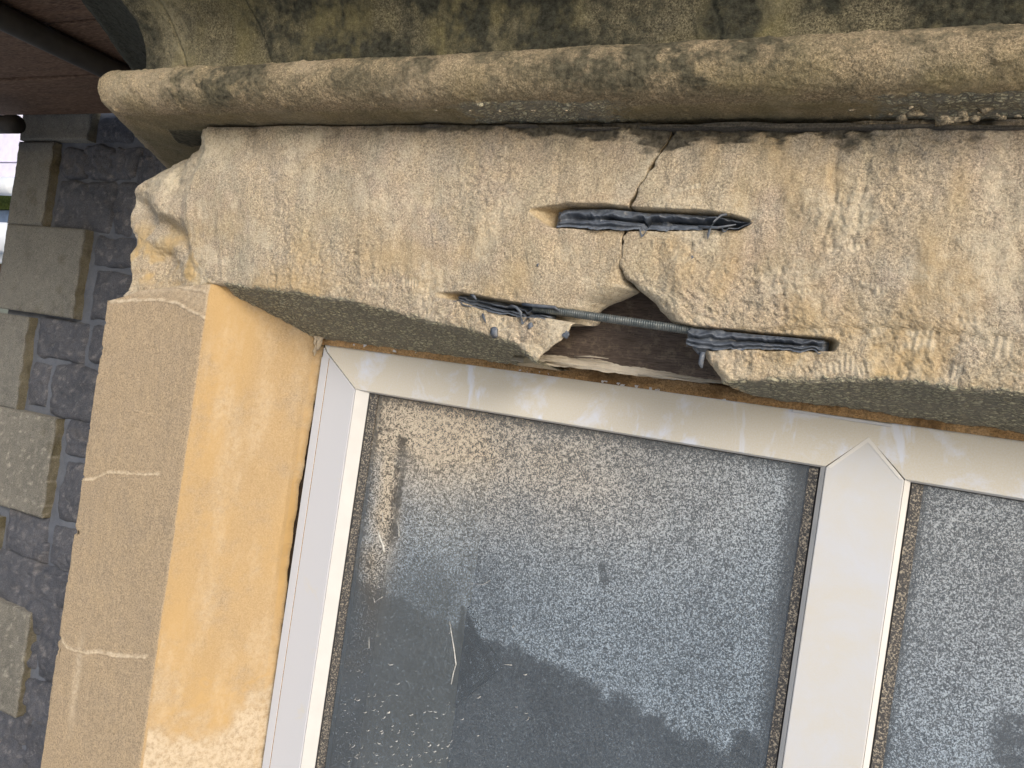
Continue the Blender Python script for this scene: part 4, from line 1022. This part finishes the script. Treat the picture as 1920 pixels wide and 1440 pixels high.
def quoin(x0, y0, x1, y1, spk, lab):
    l, r_, b_, t = prect(x0, y0, x1, y1)
    l = XW0
    n = 46
    xs = np.concatenate([[l], np.linspace(l, r_, 60), np.full(10, r_)]); dpt = np.concatenate([[.10], np.zeros(60), np.linspace(.0, .05, 10)])
    zs = np.concatenate([[t], np.linspace(t, b_, 50), [b_]]); dz = np.concatenate([[.05], np.zeros(50), [.05]])
    X, Z = np.meshgrid(xs, zs); Y = Y3-.018+np.maximum(dpt[None, :], dz[:, None])
    X = X+fbm(0*X, Y, Z, 30, 3, seed=x1)*.004*(np.abs(X-l) > .01)+fbm(0*X, Y, Z, 45, 3, seed=x1+2)*.004*(np.abs(X-l) < .001)
    edge = np.minimum(np.minimum(r_-X, X-l), np.minimum(t-Z, Z-b_)); rnd = np.clip(1-edge/.006, 0, 1)**2*.003
    Y = Y+rnd+fbm(X, Y, Z, 30, 4, seed=x1+1)*.0016
    side = (dpt[None, :] > .002)+0*X
    at_ = {'dark': side*.22+smooth(.3, .8, fbm(X, 0, Z, 9, 3, seed=x1+5))*.3, 'ochre': side*.35, 'light': smooth(.3, .8, fbm(X, 0, Z, 60, 3, seed=x1+7))*(.6 if spk else .1)}
    o = grid('quoin', X, Y, Z, M_quoin_sp if spk else M_quoin, wall, at_, flip=True); o['label'] = lab
for q in [(50, 205, 178, 266, 0, 'long quoin block just under the scaffold boards'), (30, 269, 100, 424, 0, 'tall narrow quoin block beside small dark stones'), (8, 426, 158, 590, 0, 'large square grey quoin block'),
          (0, 590, 52, 765, 0, 'narrow quoin block with a mossy broken edge'), (-10, 770, 104, 958, 1, 'square quoin block speckled with white lichen'), (-30, 962, -5, 1116, 0, 'narrow quoin at the picture edge'),
          (-30, 1126, 56, 1330, 1, 'lower quoin block speckled with white lichen'), (-60, 1340, -30, 1440, 0, 'lowest narrow quoin')]:
    quoin(*q)

# side of the bay running back to the house wall
bm = bmesh.new(); s0 = Vector((XL, D1, 0))+CT*.22; s1 = Vector((XL, D1, 0))+CT*1.0
inn = Vector((.81, .59, 0))*.12
pl = [s0+inn*.15, s1, s1+inn, s0+inn]
f_ = [bm.verts.new((p.x, p.y, -2.4)) for p in pl]; t_ = [bm.verts.new((p.x, p.y, .245)) for p in pl]
bm.faces.new(f_[::-1]); bm.faces.new(t_)
for i in range(4): bm.faces.new((f_[i], f_[(i+1) % 4], t_[(i+1) % 4], t_[i]))
o = bm_obj('bay_side_wall', bm, M_jamb); tag(o, 'plain stone side of the bay running back to the rubble wall', 'wall')

# ------------------------------------------------------------------ scaffold
def board(ya, yb, xr_, lab, zoff=0):
    zt = .575+zoff; n = 60
    bm = bmesh.new(); add_box(bm, (-4.2, ya, zt), (xr_, yb, zt+.038), .003)
    bmesh.ops.subdivide_edges(bm, edges=[e for e in bm.edges if abs(e.verts[0].co.x-e.verts[1].co.x) > 1], cuts=40)
    for v_ in bm.verts: v_.co.z += .0025*math.sin(v_.co.x*3+ya*9)
    o = bm_obj('scaffold_board', bm, M_board); tag(o, lab, 'scaffold board', 'scaffold boards overhead at the top left')
zt_ = .575
board(1.205, 1.425, -1.56, 'farthest brown scaffold board, nearest the rubble wall')
board(.980, 1.200, -1.36, 'second brown scaffold board from the rubble wall', .002)
board(.752, .973, -1.19, 'brown scaffold board crossed by the dark steel tube', -.002)
board(.520, .745, -1.0, 'nearest brown scaffold board above the cornice end', .001)
def tube(name, a, b, r_, lab):
    bm = bmesh.new(); n = 24; a, b = Vector(a), Vector(b)
    rings = [(0, r_), (1, r_), (1, r_*.86), (.9, r_*.86)]
    add_tube(bm, [a+(b-a)*t for t in (0, .25, .5, .75, .97)]+[b, b+(b-a).normalized()*-.0005, a+(b-a)*.9], [r_]*6+[r_*.85, r_*.85], 24)
    o = bm_obj(name, bm, M_tube, None, True); tag(o, lab, 'scaffold tube', 'dark steel scaffold tubes')
    return o
tx_ = float(P(95, 75, .92)[0]); 
yy = .56*1.0
d0 = ray(20, 40); tt_ = .550/d0[2]; A0 = (d0[0]*tt_, d0[1]*tt_, .550)
tube('scaffold_tube', (A0[0], .25, .550), (A0[0], 1.41, .550), .0242, 'dark steel scaffold tube crossing under the brown boards')
xe, ze = xz(32, 233, 1.30)
tube('scaffold_tube', (xe-1.8, 1.30, ze), (xe, 1.30, ze), .0242, 'cut end of a steel scaffold tube at the left edge below the boards')

# ------------------------------------------------------------------ neighbour's roof and gutter far left
Yn = 3.2
nb = empty('neighbour_roof', (-6, Yn, -1), 'pale lilac slate roof edge of the neighbouring house at the left edge', 'roof')
def quadp(name, px, Y, mat_, parent, th_=.03, bev=.004):
    bm = bmesh.new(); add_prism(bm, [xz(a, b, Y) for a, b in px], Y, Y+th_, bev); return bm_obj(name, bm, mat_, parent)
for i, (ya, yb) in enumerate([(190, 244), (246, 303), (305, 345)]):
    quadp('slate_course', [(-160, ya), (58, ya+1), (58, yb+1), (-160, yb)], Yn-.02*i, M_slate, nb)
quadp('roof_underlay', [(-170, 180), (60, 180), (60, 350), (-170, 350)], Yn+.05, M_blue, nb, .05)
quadp('moss_clump', [(-60, 362), (32, 364), (30, 392), (-60, 394)], Yn+.0, M_moss, nb)
quadp('lead_flashing', [(-160, 392), (40, 394), (40, 420), (-160, 420)], Yn+.02, M_blue, nb)
gt = empty('white_gutter', (-5.6, 3.0, 0), 'white plastic gutter and pipe below the lilac slates at the left edge', 'gutter')
for nm, y0_, r_ in (('gutter', 350, 18), ('gutter_bracket', 447, 30)):
    bm = bmesh.new(); x0_, z0_ = xz(-150, y0_, 3.05); x1_, z1_ = xz(30 if nm == 'gutter' else 18, y0_, 3.05)
    add_tube(bm, [(x0_, 3.05, z1_), (x1_-.02, 3.05, z1_), (x1_, 3.05, z1_)], [r_*3.05/F/.65]*2+[r_*3.05/F/.65*.9], 20); bm_obj(nm, bm, M_pvc, gt, True)
quadp('downpipe', [(-60, 455), (8, 458), (4, 492), (-60, 492)], 3.1, M_pvc, gt)
quadp('brown_fascia', [(-60, 494), (6, 494), (-4, 575), (-60, 575)], 3.3, M_board, gt, .06)

# ------------------------------------------------------------------ ground and the street opposite (seen in the glass)
bm = bmesh.new(); r_ = bmesh.ops.create_grid(bm, x_segments=2, y_segments=2, size=250)
for v_ in bm.verts: v_.co.z = -3.0
tag(bm_obj('ground', bm, M_ground), kind='structure')
